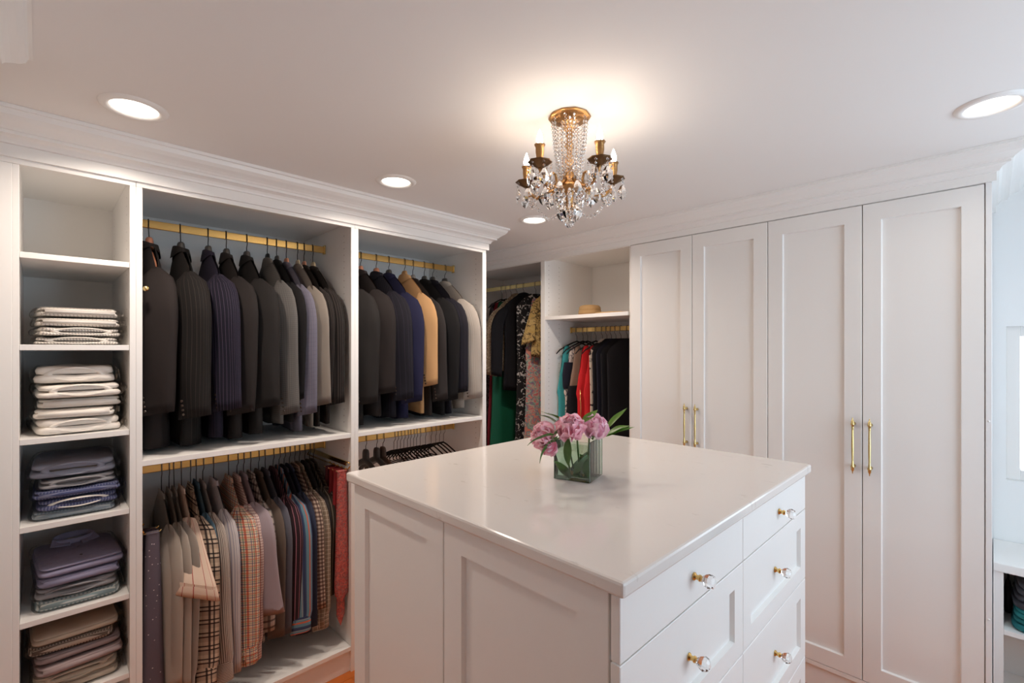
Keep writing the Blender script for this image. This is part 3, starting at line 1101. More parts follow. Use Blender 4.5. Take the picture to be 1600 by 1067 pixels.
# ------------------------------------------------------------------ shirts on the lower rod
P_GREYW = pattern('pale_grey_oxford', rgb(150, 141, 133), [])
P_WHITEB = pattern('white_shirting_in_bag', rgb(168, 158, 148), [])
P_REDSTR = stripes('white_cotton_red_stripe', rgb(226, 204, 186), rgb(176, 62, 56), 0.026, 0.08, 0.85)
P_PLAID = pattern('cream_black_plaid', rgb(214, 196, 174), [(rgb(150, 124, 108), 0, 0.052, 0.42, 0.0, .45), (rgb(150, 124, 108), 1, 0.052, 0.42, 0.0, .45),
                  (rgb(40, 34, 40), 0, 0.052, 0.11, 0.0, .9), (rgb(40, 34, 40), 0, 0.052, 0.11, 0.30, .9),
                  (rgb(40, 34, 40), 1, 0.052, 0.11, 0.0, .9), (rgb(40, 34, 40), 1, 0.052, 0.11, 0.30, .9)])
P_BLUE = pattern('teal_blue_cotton', rgb(84, 112, 130), [])
P_FINE = stripes('fine_grey_stripe', rgb(204, 192, 182), rgb(64, 58, 62), 0.0062, 0.40, 0.85)
P_LBLUE = stripes('light_blue_stripe', rgb(196, 190, 190), rgb(120, 122, 146), 0.010, 0.32, 0.7)
P_MULTI = pattern('red_blue_green_check', rgb(222, 200, 176), [(rgb(196, 84, 58), 0, 0.029, 0.20, 0.0, .85), (rgb(58, 74, 120), 0, 0.029, 0.10, 0.45, .85), (rgb(78, 118, 92), 0, 0.029, 0.09, 0.72, .8),
                  (rgb(186, 88, 62), 1, 0.029, 0.14, 0.0, .6), (rgb(50, 62, 104), 1, 0.029, 0.09, 0.4, .8), (rgb(78, 118, 92), 1, 0.029, 0.08, 0.7, .7)])
P_PINKG = pattern('pink_gingham', rgb(226, 210, 202), [(rgb(150, 96, 104), 0, 0.011, 0.34, 0.0, .6), (rgb(150, 96, 104), 1, 0.011, 0.34, 0.0, .6)])
P_LAV = pattern('lavender_cotton', rgb(160, 148, 156), [])
P_WCHK = pattern('white_charcoal_check', rgb(186, 174, 164), [(rgb(70, 64, 66), 0, 0.03, 0.3, 0.0, .75), (rgb(70, 64, 66), 1, 0.03, 0.3, 0.0, .75)])
P_BRN = pattern('brown_grey_cotton', rgb(100, 88, 80), [])
P_SLATE = pattern('slate_cotton', rgb(92, 92, 102), [])
P_BURG = stripes('burgundy_pink_stripe', rgb(52, 38, 44), rgb(188, 122, 138), 0.020, 0.13, 0.9)
P_STRP = pattern('blue_orange_multistripe', rgb(104, 142, 158), [(rgb(60, 74, 110), 0, 0.046, 0.30, 0.0, .95), (rgb(206, 98, 62), 0, 0.046, 0.16, 0.46, .95), (rgb(150, 160, 164), 0, 0.046, 0.08, 0.70, .9), (rgb(54, 56, 78), 0, 0.046, 0.05, 0.84, .9)])
P_NAVY = pattern('dark_navy_cotton', rgb(46, 46, 58), [])
P_DENIM = pattern('dark_denim', rgb(52, 58, 78), [])
P_BGING = pattern('brown_gingham', rgb(198, 178, 160), [(rgb(70, 42, 44), 0, 0.018, 0.5, 0.0, .7), (rgb(70, 42, 44), 1, 0.018, 0.5, 0.0, .7)])
P_TANP = pattern('tan_windowpane', rgb(136, 120, 104), [(rgb(190, 176, 158), 0, 0.020, 0.16, 0.0, .8), (rgb(190, 176, 158), 1, 0.020, 0.16, 0.0, .8), (rgb(100, 84, 72), 0, 0.020, 0.3, 0.4, .4)])
P_CHAR = pattern('charcoal_cotton', rgb(58, 54, 54), [])
P_OLIV = stripes('dark_olive_stripe', rgb(60, 54, 48), rgb(150, 140, 124), 0.022, 0.2, 0.6)
P_DCHK = pattern('dark_brown_check', rgb(120, 106, 94), [(rgb(48, 40, 38), 0, 0.014, 0.5, 0.0, .7), (rgb(48, 40, 38), 1, 0.014, 0.5, 0.0, .7)])
P_INSIDE = stripes('navy_pink_cuff_stripe', rgb(50, 42, 56), rgb(196, 130, 150), 0.014, 0.16, 0.9)

SHIRTS = [  # y, cloth, label, sleeve kind, Ls, hw, theta, flare, bend, neck z, L, hanger
    (0.3700, P_WHITEB, 'grey-white shirt under clear garment film, first beside the ties', 'long', 0.62, 0.044, 0.60, 0.005, 0.0, 0.955, 0.74, 'wire'),
    (0.3965, P_WHITEB, 'second grey-white shirt under film, behind the first one', 'long', 0.64, 0.046, 0.80, 0.010, 0.0, 0.957, 0.75, 'wire'),
    (0.4150, P_GREYW, 'pale grey shirt with a long sleeve hanging lowest, beside the filmed shirts', 'long', 0.660, 0.058, 0.80, 0.010, -0.010, 0.957, 0.78, 'wire'),
    (0.4420, P_REDSTR, 'white short-sleeved shirt with thin red stripes', 'short', 0.275, 0.070, 0.95, 0.100, 0.0, 0.962, 0.74, 'wire'),
    (0.4749, P_PLAID, 'cream and black plaid shirt', 'long', 0.655, 0.066, 0.90, 0.026, 0.0, 0.965, 0.76, 'dark'),
    (0.4963, P_BLUE, 'teal-blue shirt with only its collar showing behind the plaid one', 'long', 0.60, 0.040, 0.70, -0.03, 0.0, 0.972, 0.72, 'dark'),
    (0.5203, P_FINE, 'white shirt with fine dark grey stripes', 'long', 0.665, 0.052, 0.85, 0.015, 0.030, 0.968, 0.74, 'wire'),
    (0.5641, P_LBLUE, 'light blue striped shirt', 'long', 0.665, 0.050, 0.80, 0.010, 0.010, 0.972, 0.73, 'wire'),
    (0.6248, P_MULTI, 'cream shirt with red, blue and green checks', 'long', 0.645, 0.066, 0.95, 0.030, 0.0, 0.972, 0.73, 'dark'),
    (0.6582, P_PINKG, 'white and pink mini gingham shirt', 'long', 0.650, 0.048, 0.85, 0.010, 0.0, 0.972, 0.73, 'dark'),
    (0.6870, P_LAV, 'plain lavender-grey shirt with its sleeve bent outward', 'long', 0.46, 0.062, 0.95, 0.030, 0.045, 0.974, 0.72, 'wire'),
    (0.7185, P_WCHK, 'white and charcoal checked shirt', 'long', 0.56, 0.040, 0.75, 0.000, 0.0, 0.974, 0.72, 'wire'),
    (0.7525, P_BRN, 'plain brown-grey cotton shirt', 'long', 0.60, 0.046, 0.85, 0.004, 0.0, 0.975, 0.72, 'wire'),
    (0.7833, P_SLATE, 'plain slate blue-grey shirt', 'long', 0.60, 0.044, 0.80, 0.004, 0.0, 0.975, 0.72, 'wire'),
    (0.8195, P_BURG, 'dark burgundy shirt with pink stripes', 'long', 0.600, 0.054, 0.90, 0.010, -0.01, 0.975, 0.72, 'wire'),
    (0.8456, P_STRP, 'shirt with bold blue, orange and grey stripes and a turned cuff', 'long', 0.600, 0.068, 0.90, 0.036, 0.0, 0.976, 0.72, 'wire'),
    (0.8700, P_NAVY, 'dark navy shirt next to the bold striped shirt', 'long', 0.640, 0.046, 0.80, -0.012, 0.010, 0.976, 0.72, 'wire'),
    (0.8955, P_DENIM, 'dark indigo denim work shirt', 'long', 0.620, 0.044, 0.80, -0.008, 0.012, 0.976, 0.72, 'wire'),
    (0.9230, P_BGING, 'brown and cream gingham shirt', 'long', 0.54, 0.046, 0.85, 0.010, 0.015, 0.977, 0.70, 'wire'),
    (0.9450, P_TANP, 'tan windowpane plaid shirt with a hanging open cuff', 'long', 0.640, 0.058, 0.90, 0.004, 0.006, 0.977, 0.70, 'wire'),
    (0.9740, P_CHAR, 'plain charcoal shirt near the red ties', 'long', 0.55, 0.040, 0.70, -0.03, 0.0, 0.978, 0.70, 'wire'),
    (0.9960, P_OLIV, 'dark olive shirt with pale stripes near the red ties', 'long', 0.52, 0.040, 0.70, -0.02, 0.0, 0.980, 0.70, 'wire'),
    (1.0170, P_DCHK, 'dark brown checked shirt, last before the red ties', 'long', 0.52, 0.040, 0.60, -0.03, 0.0, 0.980, 0.70, 'dark'),
]
CUFFS = {15: P_STRP, 8: P_MULTI, 4: P_PLAID, 6: P_FINE, 19: P_TANP, 9: P_PINKG, 2: P_GREYW}
ys = [s[0] for s in SHIRTS]
for i, (y, cl, lab, kind, Ls, hw, th, fl, bend, zn, L, hk) in enumerate(SHIRTS):
    gap = min([abs(y - q) for q in ys if q != y])
    b = min(0.026, gap * 0.36)
    th = 0.95 if kind == 'short' else 0.80
    fl = min(fl, 0.040) if kind != 'short' else fl
    g = garment('shirt', lab, 'shirt', XROD, y, zn, W=0.182, drop=0.092, L=L, b=b, mt=cl, sleeve=kind, Ls=Ls, hw=hw, ht=min(0.016, gap * 0.40 * 0.70),
                th=th, flare=fl, bend=bend, collar='shirt', seed=100 + 7 * i, group='shirts on the lower rod', cuffm=CUFFS.get(i))
    if i in (0, 1):
        fm = MB()
        rows, n = [], 24
        for t, (zz, kx, ky) in enumerate(((L + 0.01, 0.3, 0.5), (L - 0.04, 0.6, 1.1), (L - 0.10, 1.05, 1.3), (L - 0.4, 1.15, 1.35), (L - 0.62, 1.15, 1.3))):
            rows.append([(0.20 * kx * math.cos(2 * PI * k / n) + 0.03, b * 1.0 * ky * math.copysign(abs(math.sin(2 * PI * k / n)) ** 0.7, math.sin(2 * PI * k / n)), zz) for k in range(n)])
        f = fm.grid(rows, close_u=True).build('clear_film', FILM, g, smooth=True)
        f['label'] = 'clear plastic garment film'
    brief = lab.split(',')[0].split(' with ')[0].split(' under ')[0] if i not in (1,) else 'second filmed shirt'
    brief = {0: 'first filmed shirt beside the ties', 1: 'second filmed shirt', 3: 'red-striped short-sleeved shirt', 6: 'fine grey-striped shirt', 8: 'red, blue and green checked shirt', 15: 'bold blue and orange striped shirt', 14: 'burgundy shirt with pink stripes'}.get(i, brief)
    hanger('shirt_hanger', ('black plastic' if hk == 'dark' else 'thin wire') + ' hanger inside the ' + brief, XROD, y, zn + 0.004, ZL1, 0.0, half=0.14, drop=0.066, bar=False,
           style='slim', body=BLACKP if hk == 'dark' else STEEL, wire=STEEL, group='shirt hangers on the lower rod')

# ------------------------------------------------------------------ empty hangers on the right lower rod
EH = [(1.2100, 1), (1.3135, 1), (1.3813, 1), (1.4200, 1), (1.4923, 0), (1.5150, 0), (1.5380, 0), (1.5609, 0), (1.5859, 0), (1.6080, 0), (1.6300, 0), (1.6520, 0), (1.6783, 0), (1.7177, 0), (1.7600, 0), (1.7957, 0), (1.8250, 0), (1.8562, 0)]
ORD = ['first', 'second', 'third', 'fourth', 'fifth', 'sixth', 'seventh', 'eighth', 'ninth', 'tenth', 'eleventh', 'twelfth', 'thirteenth', 'fourteenth']
nb = ns = 0
for (y, broad) in EH:
    if broad:
        lab = 'empty broad charcoal coat hanger, %s from the divider' % ORD[nb]
        nb += 1
        hanger('coat_hanger', lab, XROD, y, 0.985, ZL1, 0.0, half=0.20, drop=0.085, style='broad', body=CHARP if nb != 4 else mat('brown_hanger_plastic', rgb(86, 66, 54), 0.5), wire=DWIRE, group='empty hangers under the tan blazer bay')
    else:
        lab = 'empty slim black velvet hanger, %s of its row from the broad ones' % ORD[ns]
        ns += 1
        hanger('velvet_hanger', lab, XROD, y, 0.990, ZL1, 0.0, half=0.20, drop=0.080, style='slim', body=VELVET, wire=STEEL, group='empty hangers under the tan blazer bay')

# ------------------------------------------------------------------ ties and tie racks
T_GREYDOT = blotch('grey_blue_dotted_silk', (rgb(214, 204, 206), rgb(92, 84, 96)), 55, 0.5, 'voronoi', 0.10)
T_DARK = pattern('dark_plum_silk', rgb(58, 48, 58), [], rough=0.5)
T_RED = blotch('rose_red_paisley_silk', (rgb(196, 92, 84), rgb(158, 60, 62), rgb(150, 104, 100), rgb(204, 96, 86)), 60, 0.55)
T_RED2 = stripes('red_silk_stripe', rgb(150, 46, 50), rgb(98, 30, 36), 0.016, 0.4, 0.8, rough=0.5)
T_RED3 = pattern('deep_red_silk', rgb(134, 38, 44), [], rough=0.5)
T_MAROON = pattern('maroon_silk', rgb(84, 34, 40), [], rough=0.5)


def tie(label, x, y, ztop, L, w0, w1, m, rot=0.0, tail=None, group=None):
    o = thing('necktie', label, 'tie', (x, y, ztop - L), rot, group)

    def blade(name, L2, wa, wb, off, th=0.0035):
        n = 16
        rows = []
        pf = []
        for i in range(n):
            t = i / (n - 1)
            z = L - L2 * t
            w = (wa + (wb - wa) * min(1, t * 1.02) ** 0.9) / 2
            tip = wb * 0.62 / L2
            if t > 1 - tip:
                w *= max(0.03, (1 - t) / tip)
            bow = 0.003 * math.sin(3 * t + x * 50) * t
            k = [(off + th, -w * 0.5), (off + th * 1.3, 0), (off + th, w * 0.5), (off, w), (off - th, w * 0.5), (off - th * 1.2, 0), (off - th, -w * 0.5), (off, -w)]
            rows.append([(a + bow, c, z) for a, c in k])
        MB().grid(rows, close_u=True).build(name, m, o, smooth=True)
    blade('front_blade', L, w0, w1, 0.006)
    blade('tail_blade', tail or L * 0.86, w0 * 0.8, w1 * 0.55, -0.006)
    # rolled fold over the rack bar
    MB().tube([(0.0082, -w0 * 0.48, L), (0.0082, w0 * 0.48, L)], 0.0042, 8).tube([(-0.0082, -w0 * 0.48, L), (-0.0082, w0 * 0.48, L)], 0.0042, 8).build('fold', m, o, smooth=True)
    return o


def tie_rack(label, y, z, x0, x1, yw, group=None, pegs=()):
    o = thing('tie_rack', label, 'tie rack', (0, 0, 0), 0, group)
    s = 1 if yw > y else -1
    MB().box(x0 + 0.02, x1 - 0.03, yw - s * 0.006 if s > 0 else yw, yw if s > 0 else yw + 0.006, z + 0.018, z + 0.040).build('slide_rail', PALEBR, o, bevel=0.001)
    MB().tube([(x0, y, z), (x1 - 0.02, y, z), (x1, y, z + 0.012), (x1 + 0.004, y + s * 0.012, z + 0.03), (x1 - 0.006, yw - s * 0.010, z + 0.042), (x1 - 0.04, yw - s * 0.008, z + 0.030)], 0.0032, 8).build('tie_arm', BRASS, o, smooth=True)
    MB().tube([(x0 + 0.04, yw - s * 0.005, z + 0.034), (x0 + 0.01, y + s * 0.006, z + 0.02), (x0, y, z)], 0.003, 8).build('arm_brace', PALEBR, o, smooth=True)
    for xp in pegs:
        MB().tube([(xp, y, z + 0.0005), (xp, y - s * 0.052, z + 0.0005), (xp, y - s * 0.056, z + 0.006)], 0.0022, 6).build('peg', BRASS, o, smooth=True)
    for k in range(5):
        xx = x1 - 0.035 - 0.045 * k
        MB().ball((xx, y, z + 0.0035), 0.005, 8, 5).build('stop_bead', BRASS, o, smooth=True)
    return o


tie_rack('brass tie rack with red ties by the divider at the end of the shirts', 1.0735, 0.980, -2.72, -2.214, YM2 - T - 0.0012, pegs=(-2.232, -2.275, -2.320, -2.366))
for k, (x, m, lab, wb) in enumerate(((-2.232, T_RED, 'rose red paisley tie hanging foremost on the brass rack', 0.078), (-2.275, T_RED2, 'red tie with darker stripes, second on the brass rack', 0.072),
                                     (-2.320, T_RED3, 'plain deep red tie, third on the brass rack', 0.072), (-2.366, T_MAROON, 'maroon tie at the back of the red ties', 0.070))):
    tie(lab, x, 1.0440, 0.980, 0.640 - 0.02 * k, 0.048, wb, m, 0.0, tail=0.755 if k == 0 else 0.60, group='red ties by the divider')
tie_rack('beaded brass tie rack holding the grey ties next to the shelf tower', 0.2795, 0.868, -2.72, -2.258, YM1 + T + 0.0012, pegs=(-2.272, -2.325))
tie('grey-blue tie with small pale dots, frontmost beside the shelf tower', -2.272, 0.308, 0.868, 0.70, 0.042, 0.078, T_GREYDOT, 0.0, group='grey ties by the tower')
tie('dark plum tie hanging behind the grey-blue dotted tie', -2.325, 0.306, 0.868, 0.67, 0.040, 0.066, T_DARK, 0.0, group='grey ties by the tower')

# ------------------------------------------------------------------ dresses and tops in the back bays (garment width runs along y)
RR = -PI / 2
RD = RR - 0.20
D_TEAL = pattern('teal_crepe', rgb(66, 156, 160), [])
D_NAVY = pattern('navy_crepe', rgb(34, 34, 46), [])
D_PRINT = blotch('white_navy_print', (rgb(226, 212, 202), rgb(226, 212, 202), rgb(60, 58, 84), rgb(224, 206, 196)), 16)
D_TAUPE = pattern('taupe_knit', rgb(150, 124, 106), [])
D_BLACK = pattern('black_crepe', rgb(30, 29, 33), [])
D_RED = pattern('scarlet_crepe', rgb(206, 40, 44), [])
D_CREAM = blotch('cream_black_floral', (rgb(222, 204, 188), rgb(222, 204, 188), rgb(40, 36, 36)), 14)
D_GREEN = pattern('emerald_satin', rgb(30, 104, 76), [], rough=0.5)
D_CRIM = pattern('crimson_lace', rgb(132, 40, 52), [])
D_DARKP = blotch('dark_grey_print', (rgb(46, 42, 46), rgb(92, 84, 88), rgb(40, 36, 40)), 30)
D_SEQ = blotch('beige_sequin', (rgb(170, 146, 118), rgb(120, 100, 82), rgb(214, 196, 168)), 120, 0.35, metal=0.3)
D_BLKW = blotch('black_with_white_scroll', (rgb(30, 28, 30), rgb(30, 28, 30), rgb(30, 28, 30), rgb(30, 28, 30), rgb(206, 200, 196)), 34, soft=0.002)
D_FLOR = blotch('pastel_floral_print', (rgb(214, 120, 124), rgb(206, 190, 172), rgb(132, 176, 164), rgb(150, 116, 150), rgb(222, 150, 130)), 22)
D_GOLD = blotch('gold_black_print', (rgb(190, 158, 92), rgb(196, 166, 104), rgb(84, 64, 38), rgb(200, 170, 110)), 22)
SLEEVELESS = ((0.0, 0.40, 0.46, 0.56, 0.74, 0.82, 0.92, 1.0), (-0.16, -0.13, -0.05, -0.045, -0.055, -0.09, -0.20, -0.25))
STRAPLESS = ((0.0, 0.5, 1.0), (-0.14, -0.12, -0.16))
SKIRT = ((0, 1), (-0.09, -0.10))
dz = 1.648
DR2 = [  # x, cloth, label, kind, W, L, b, zn, sleeve
    (-2.1862, D_TEAL, 'teal sleeveless dress hanging first against the bay side', SLEEVELESS, 0.165, 0.98, 0.020, dz, None),
    (-2.1294, D_PRINT, 'white dress with a navy print below a navy top, beside the teal dress', SLEEVELESS, 0.160, 0.95, 0.011, dz, None),
    (-2.0889, D_TAUPE, 'taupe sleeveless top over a black skirt', SLEEVELESS, 0.155, 0.90, 0.010, dz, None),
    (-2.0142, D_RED, 'scarlet sleeveless dress with a gold side zip', SLEEVELESS, 0.165, 0.98, 0.024, dz, None),
    (-1.9580, D_RED, 'second scarlet dress with a flared shoulder, behind the first', SLEEVELESS, 0.160, 0.98, 0.016, dz, None),
    (-1.9200, D_CREAM, 'cream and black floral dress showing one edge', SLEEVELESS, 0.170, 0.96, 0.012, dz, None),
    (-1.8830, D_BLACK, 'black sleeveless dress with a white shoulder trim', SLEEVELESS, 0.185, 1.00, 0.013, dz, None),
    (-1.8450, D_NAVY, 'dark navy dress among the black ones', SLEEVELESS, 0.190, 1.02, 0.012, dz, None),
    (-1.8052, D_BLACK, 'plain black dress, second from the tall cabinet side', SLEEVELESS, 0.195, 1.02, 0.014, dz, None),
    (-1.7547, D_BLACK, 'black dress with a small white logo tag, nearest the tall cabinet', SLEEVELESS, 0.195, 1.04, 0.016, dz, None),
]
for i, (x, cl, lab, topk, W, L, b, zn, sl) in enumerate(DR2):
    g = garment('dress', lab, 'dress', x, YROD, zn, rot=RD, W=W + 0.025 if i < 5 else W, drop=0.085, L=L, b=b, mt=cl, top=topk if i < 5 else None, collar=None, seed=300 + i * 9, group='dresses under the hat shelf', hemW=1.08, waist=0.10, fold=0.18)
    if i == 1:
        MB().grid([[(0.188 * math.copysign(abs(math.cos(p)) ** .85, math.cos(p)) * k, (b * 1.25 + 0.002) * math.copysign(abs(math.sin(p)) ** .6, math.sin(p)), z + L) for p in [2 * PI * (q + .5) / 36 for q in range(36)]]
                   for z, k in ((-0.17, .95), (-0.26, 1.04), (-0.34, 1.02), (-0.36, 0.99))], close_u=True).build('navy_overlay', D_NAVY, g, smooth=True)
        MB().grid([[(0.195 * math.copysign(abs(math.cos(p)) ** .85, math.cos(p)), (b * 1.25 + 0.002) * math.copysign(abs(math.sin(p)) ** .6, math.sin(p)), z + L) for p in [2 * PI * (q + .5) / 36 for q in range(36)]]
                   for z in (-0.60, -0.64)], close_u=True).build('dark_band', D_NAVY, g, smooth=True)
    if i == 2:
        MB().grid([[(0.185 * math.copysign(abs(math.cos(p)) ** .85, math.cos(p)) * k, (b * 1.25 + 0.002) * math.copysign(abs(math.sin(p)) ** .6, math.sin(p)), z + L) for p in [2 * PI * (q + .5) / 36 for q in range(36)]]
                   for z, k in ((-0.335, 1.0), (-0.45, 1.05), (-0.92, 1.12))], close_u=True).build('black_skirt', D_BLACK, g, smooth=True)
    if i == 3:
        MB().tube([(W * 0.985, b * 0.55, L - 0.36), (W * 0.96, b * 0.65, L - 0.5), (W * 1.0, b * 0.7, L - 0.75)], 0.003, 6).build('side_zip', BRASS, g, smooth=True)
    hanger('velvet_hanger', 'black velvet hanger under the ' + lab.split(',')[0].split(' hanging ')[0].split(' with ')[0].split(' over ')[0] + (' by the cabinet' if i == 9 else ' by the bay side' if i == 0 else ''),
           x, YROD, zn + 0.002, 1.733, RD, half=0.196 if i < 5 else 0.14, drop=0.080 if i < 5 else 0.066, bar=False, style='slim', body=VELVET, wire=STEEL, group='hangers under the hat shelf')

DR1 = [
    (-3.000, D_DARKP, 'dark grey printed dress deepest in the corner bay', SLEEVELESS, 0.17, 1.35, 0.014, None),
    (-2.945, D_CRIM, 'crimson lace dress in the corner bay', SLEEVELESS, 0.175, 1.30, 0.014, None),
    (-2.885, D_GREEN, 'long emerald green evening dress in the corner bay', SLEEVELESS, 0.195, 1.55, 0.017, None),
    (-2.815, D_SEQ, 'beige sequined jacket between the green dress and the black jacket', None, 0.185, 0.62, 0.013, 'jacket'),
    (-2.735, D_BLACK, 'black jacket with white edge piping hanging over the green dress', None, 0.200, 0.78, 0.024, 'jacket'),
    (-2.600, D_BLKW, 'black dress with white scroll print down its side', None, 0.190, 1.40, 0.016, None),
    (-2.500, D_FLOR, 'long pastel floral dress beside the bay divider', SLEEVELESS, 0.195, 1.50, 0.016, None),
    (-2.440, D_GOLD, 'gold and black printed blouse nearest the bay divider', None, 0.190, 0.50, 0.014, 'short'),
]
for i, (x, cl, lab, topk, W, L, b, sl) in enumerate(DR1):
    g = garment('evening_jacket' if sl else 'long_dress', lab, 'jacket' if sl == 'jacket' else 'blouse' if sl else 'dress', x, YROD, 2.02, rot=RR - 0.2, W=W, L=L, b=b, mt=cl, top=topk, sleeve=sl,
                Ls=0.56 if sl == 'jacket' else 0.30, hw=0.05, ht=min(0.014, b * 0.8), th=0.55, sgn=-1, flare=0.01, collar='shirt' if sl else None, seed=400 + i * 9,
                group='long dresses in the corner bay', hemW=1.12 if not sl else 1.0, waist=0.08, fold=0.4)
    hanger('velvet_hanger', 'slim black hanger under the ' + lab.split(' hanging ')[0].split(' beside ')[0].split(' between ')[0].split(' nearest ')[0].split(' deepest ')[0].split(' with ')[0],
           x, YROD, 2.024, 2.118, RR - 0.2, half=0.135, drop=0.070, bar=False, style='slim', body=VELVET, wire=STEEL, group='hangers in the corner bay')

# straw hat and mat on the shelf
hat = thing('straw_hat', 'tan straw hat with a round crown on the shelf over the dresses', 'hat', (-2.03, 2.80, 1.805))
MB().lathe([(0.0001, 0.083), (0.045, 0.083), (0.066, 0.079), (0.076, 0.068), (0.078, 0.045), (0.077, 0.044), (0.081, 0.042), (0.081, 0.008), (0.083, 0.004)], 28).build('crown', STRAW, hat, smooth=True)
MB().lathe([(0.076, 0.0042), (0.110, 0.0046), (0.112, 0.0025), (0.110, 0.0006), (0.075, 0.0006)], 32).build('brim', STRAW, hat, smooth=True)
MB().lathe([(0.0815, 0.010), (0.0822, 0.013), (0.0822, 0.020), (0.0815, 0.022)], 28).build('hat_band', mat('straw_band', rgb(170, 128, 82), 0.8), hat, smooth=True)
fm = thing('straw_mat', 'flat tan woven straw piece lying beside the hat', 'mat', (-1.76, 2.72, 1.805))
MB().lathe([(0.0001, 0.014), (0.10, 0.013), (0.135, 0.010), (0.14, 0.006), (0.135, 0.0006), (0.0001, 0.0004)], 32).build('woven_disc', STRAW, fm, smooth=True)

# ------------------------------------------------------------------ folded shirts in clear bags on the tower shelves
F_CHK = pattern('white_grey_mini_check', rgb(236, 230, 222), [(rgb(150, 140, 136), 0, 0.010, 0.25, 0.0, .6), (rgb(150, 140, 136), 1, 0.010, 0.25, 0.0, .6)])
F_STR = pattern('white_grey_stripe', rgb(232, 226, 218), [(rgb(140, 134, 136), 0, 0.008, 0.4, 0.0, .6)])
F_WHITE = pattern('white_poplin', rgb(242, 236, 228), [])
F_GREY = pattern('blue_grey_poplin', rgb(148, 150, 164), [])
F_GREY2 = pattern('grey_poplin', rgb(150, 148, 152), [])
F_NAVY = pattern('navy_fine_stripe', rgb(78, 84, 122), [(rgb(150, 152, 176), 0, 0.008, 0.35, 0.0, .6)])
F_BLUE = pattern('pale_blue_stripe', rgb(158, 166, 172), [(rgb(108, 124, 138), 0, 0.009, 0.4, 0.0, .6)])
F_LAV = pattern('lavender_poplin', rgb(146, 142, 168), [])
F_TEAL = pattern('white_teal_stripe', rgb(196, 200, 198), [(rgb(112, 136, 142), 0, 0.011, 0.45, 0.0, .8)])
F_BEIGE = pattern('beige_poplin', rgb(200, 186, 168), [])
F_BRNS = pattern('brown_white_stripe', rgb(196, 180, 164), [(rgb(92, 74, 66), 0, 0.008, 0.45, 0.0, .85)])
F_MAUVE = pattern('mauve_poplin', rgb(172, 154, 154), [])


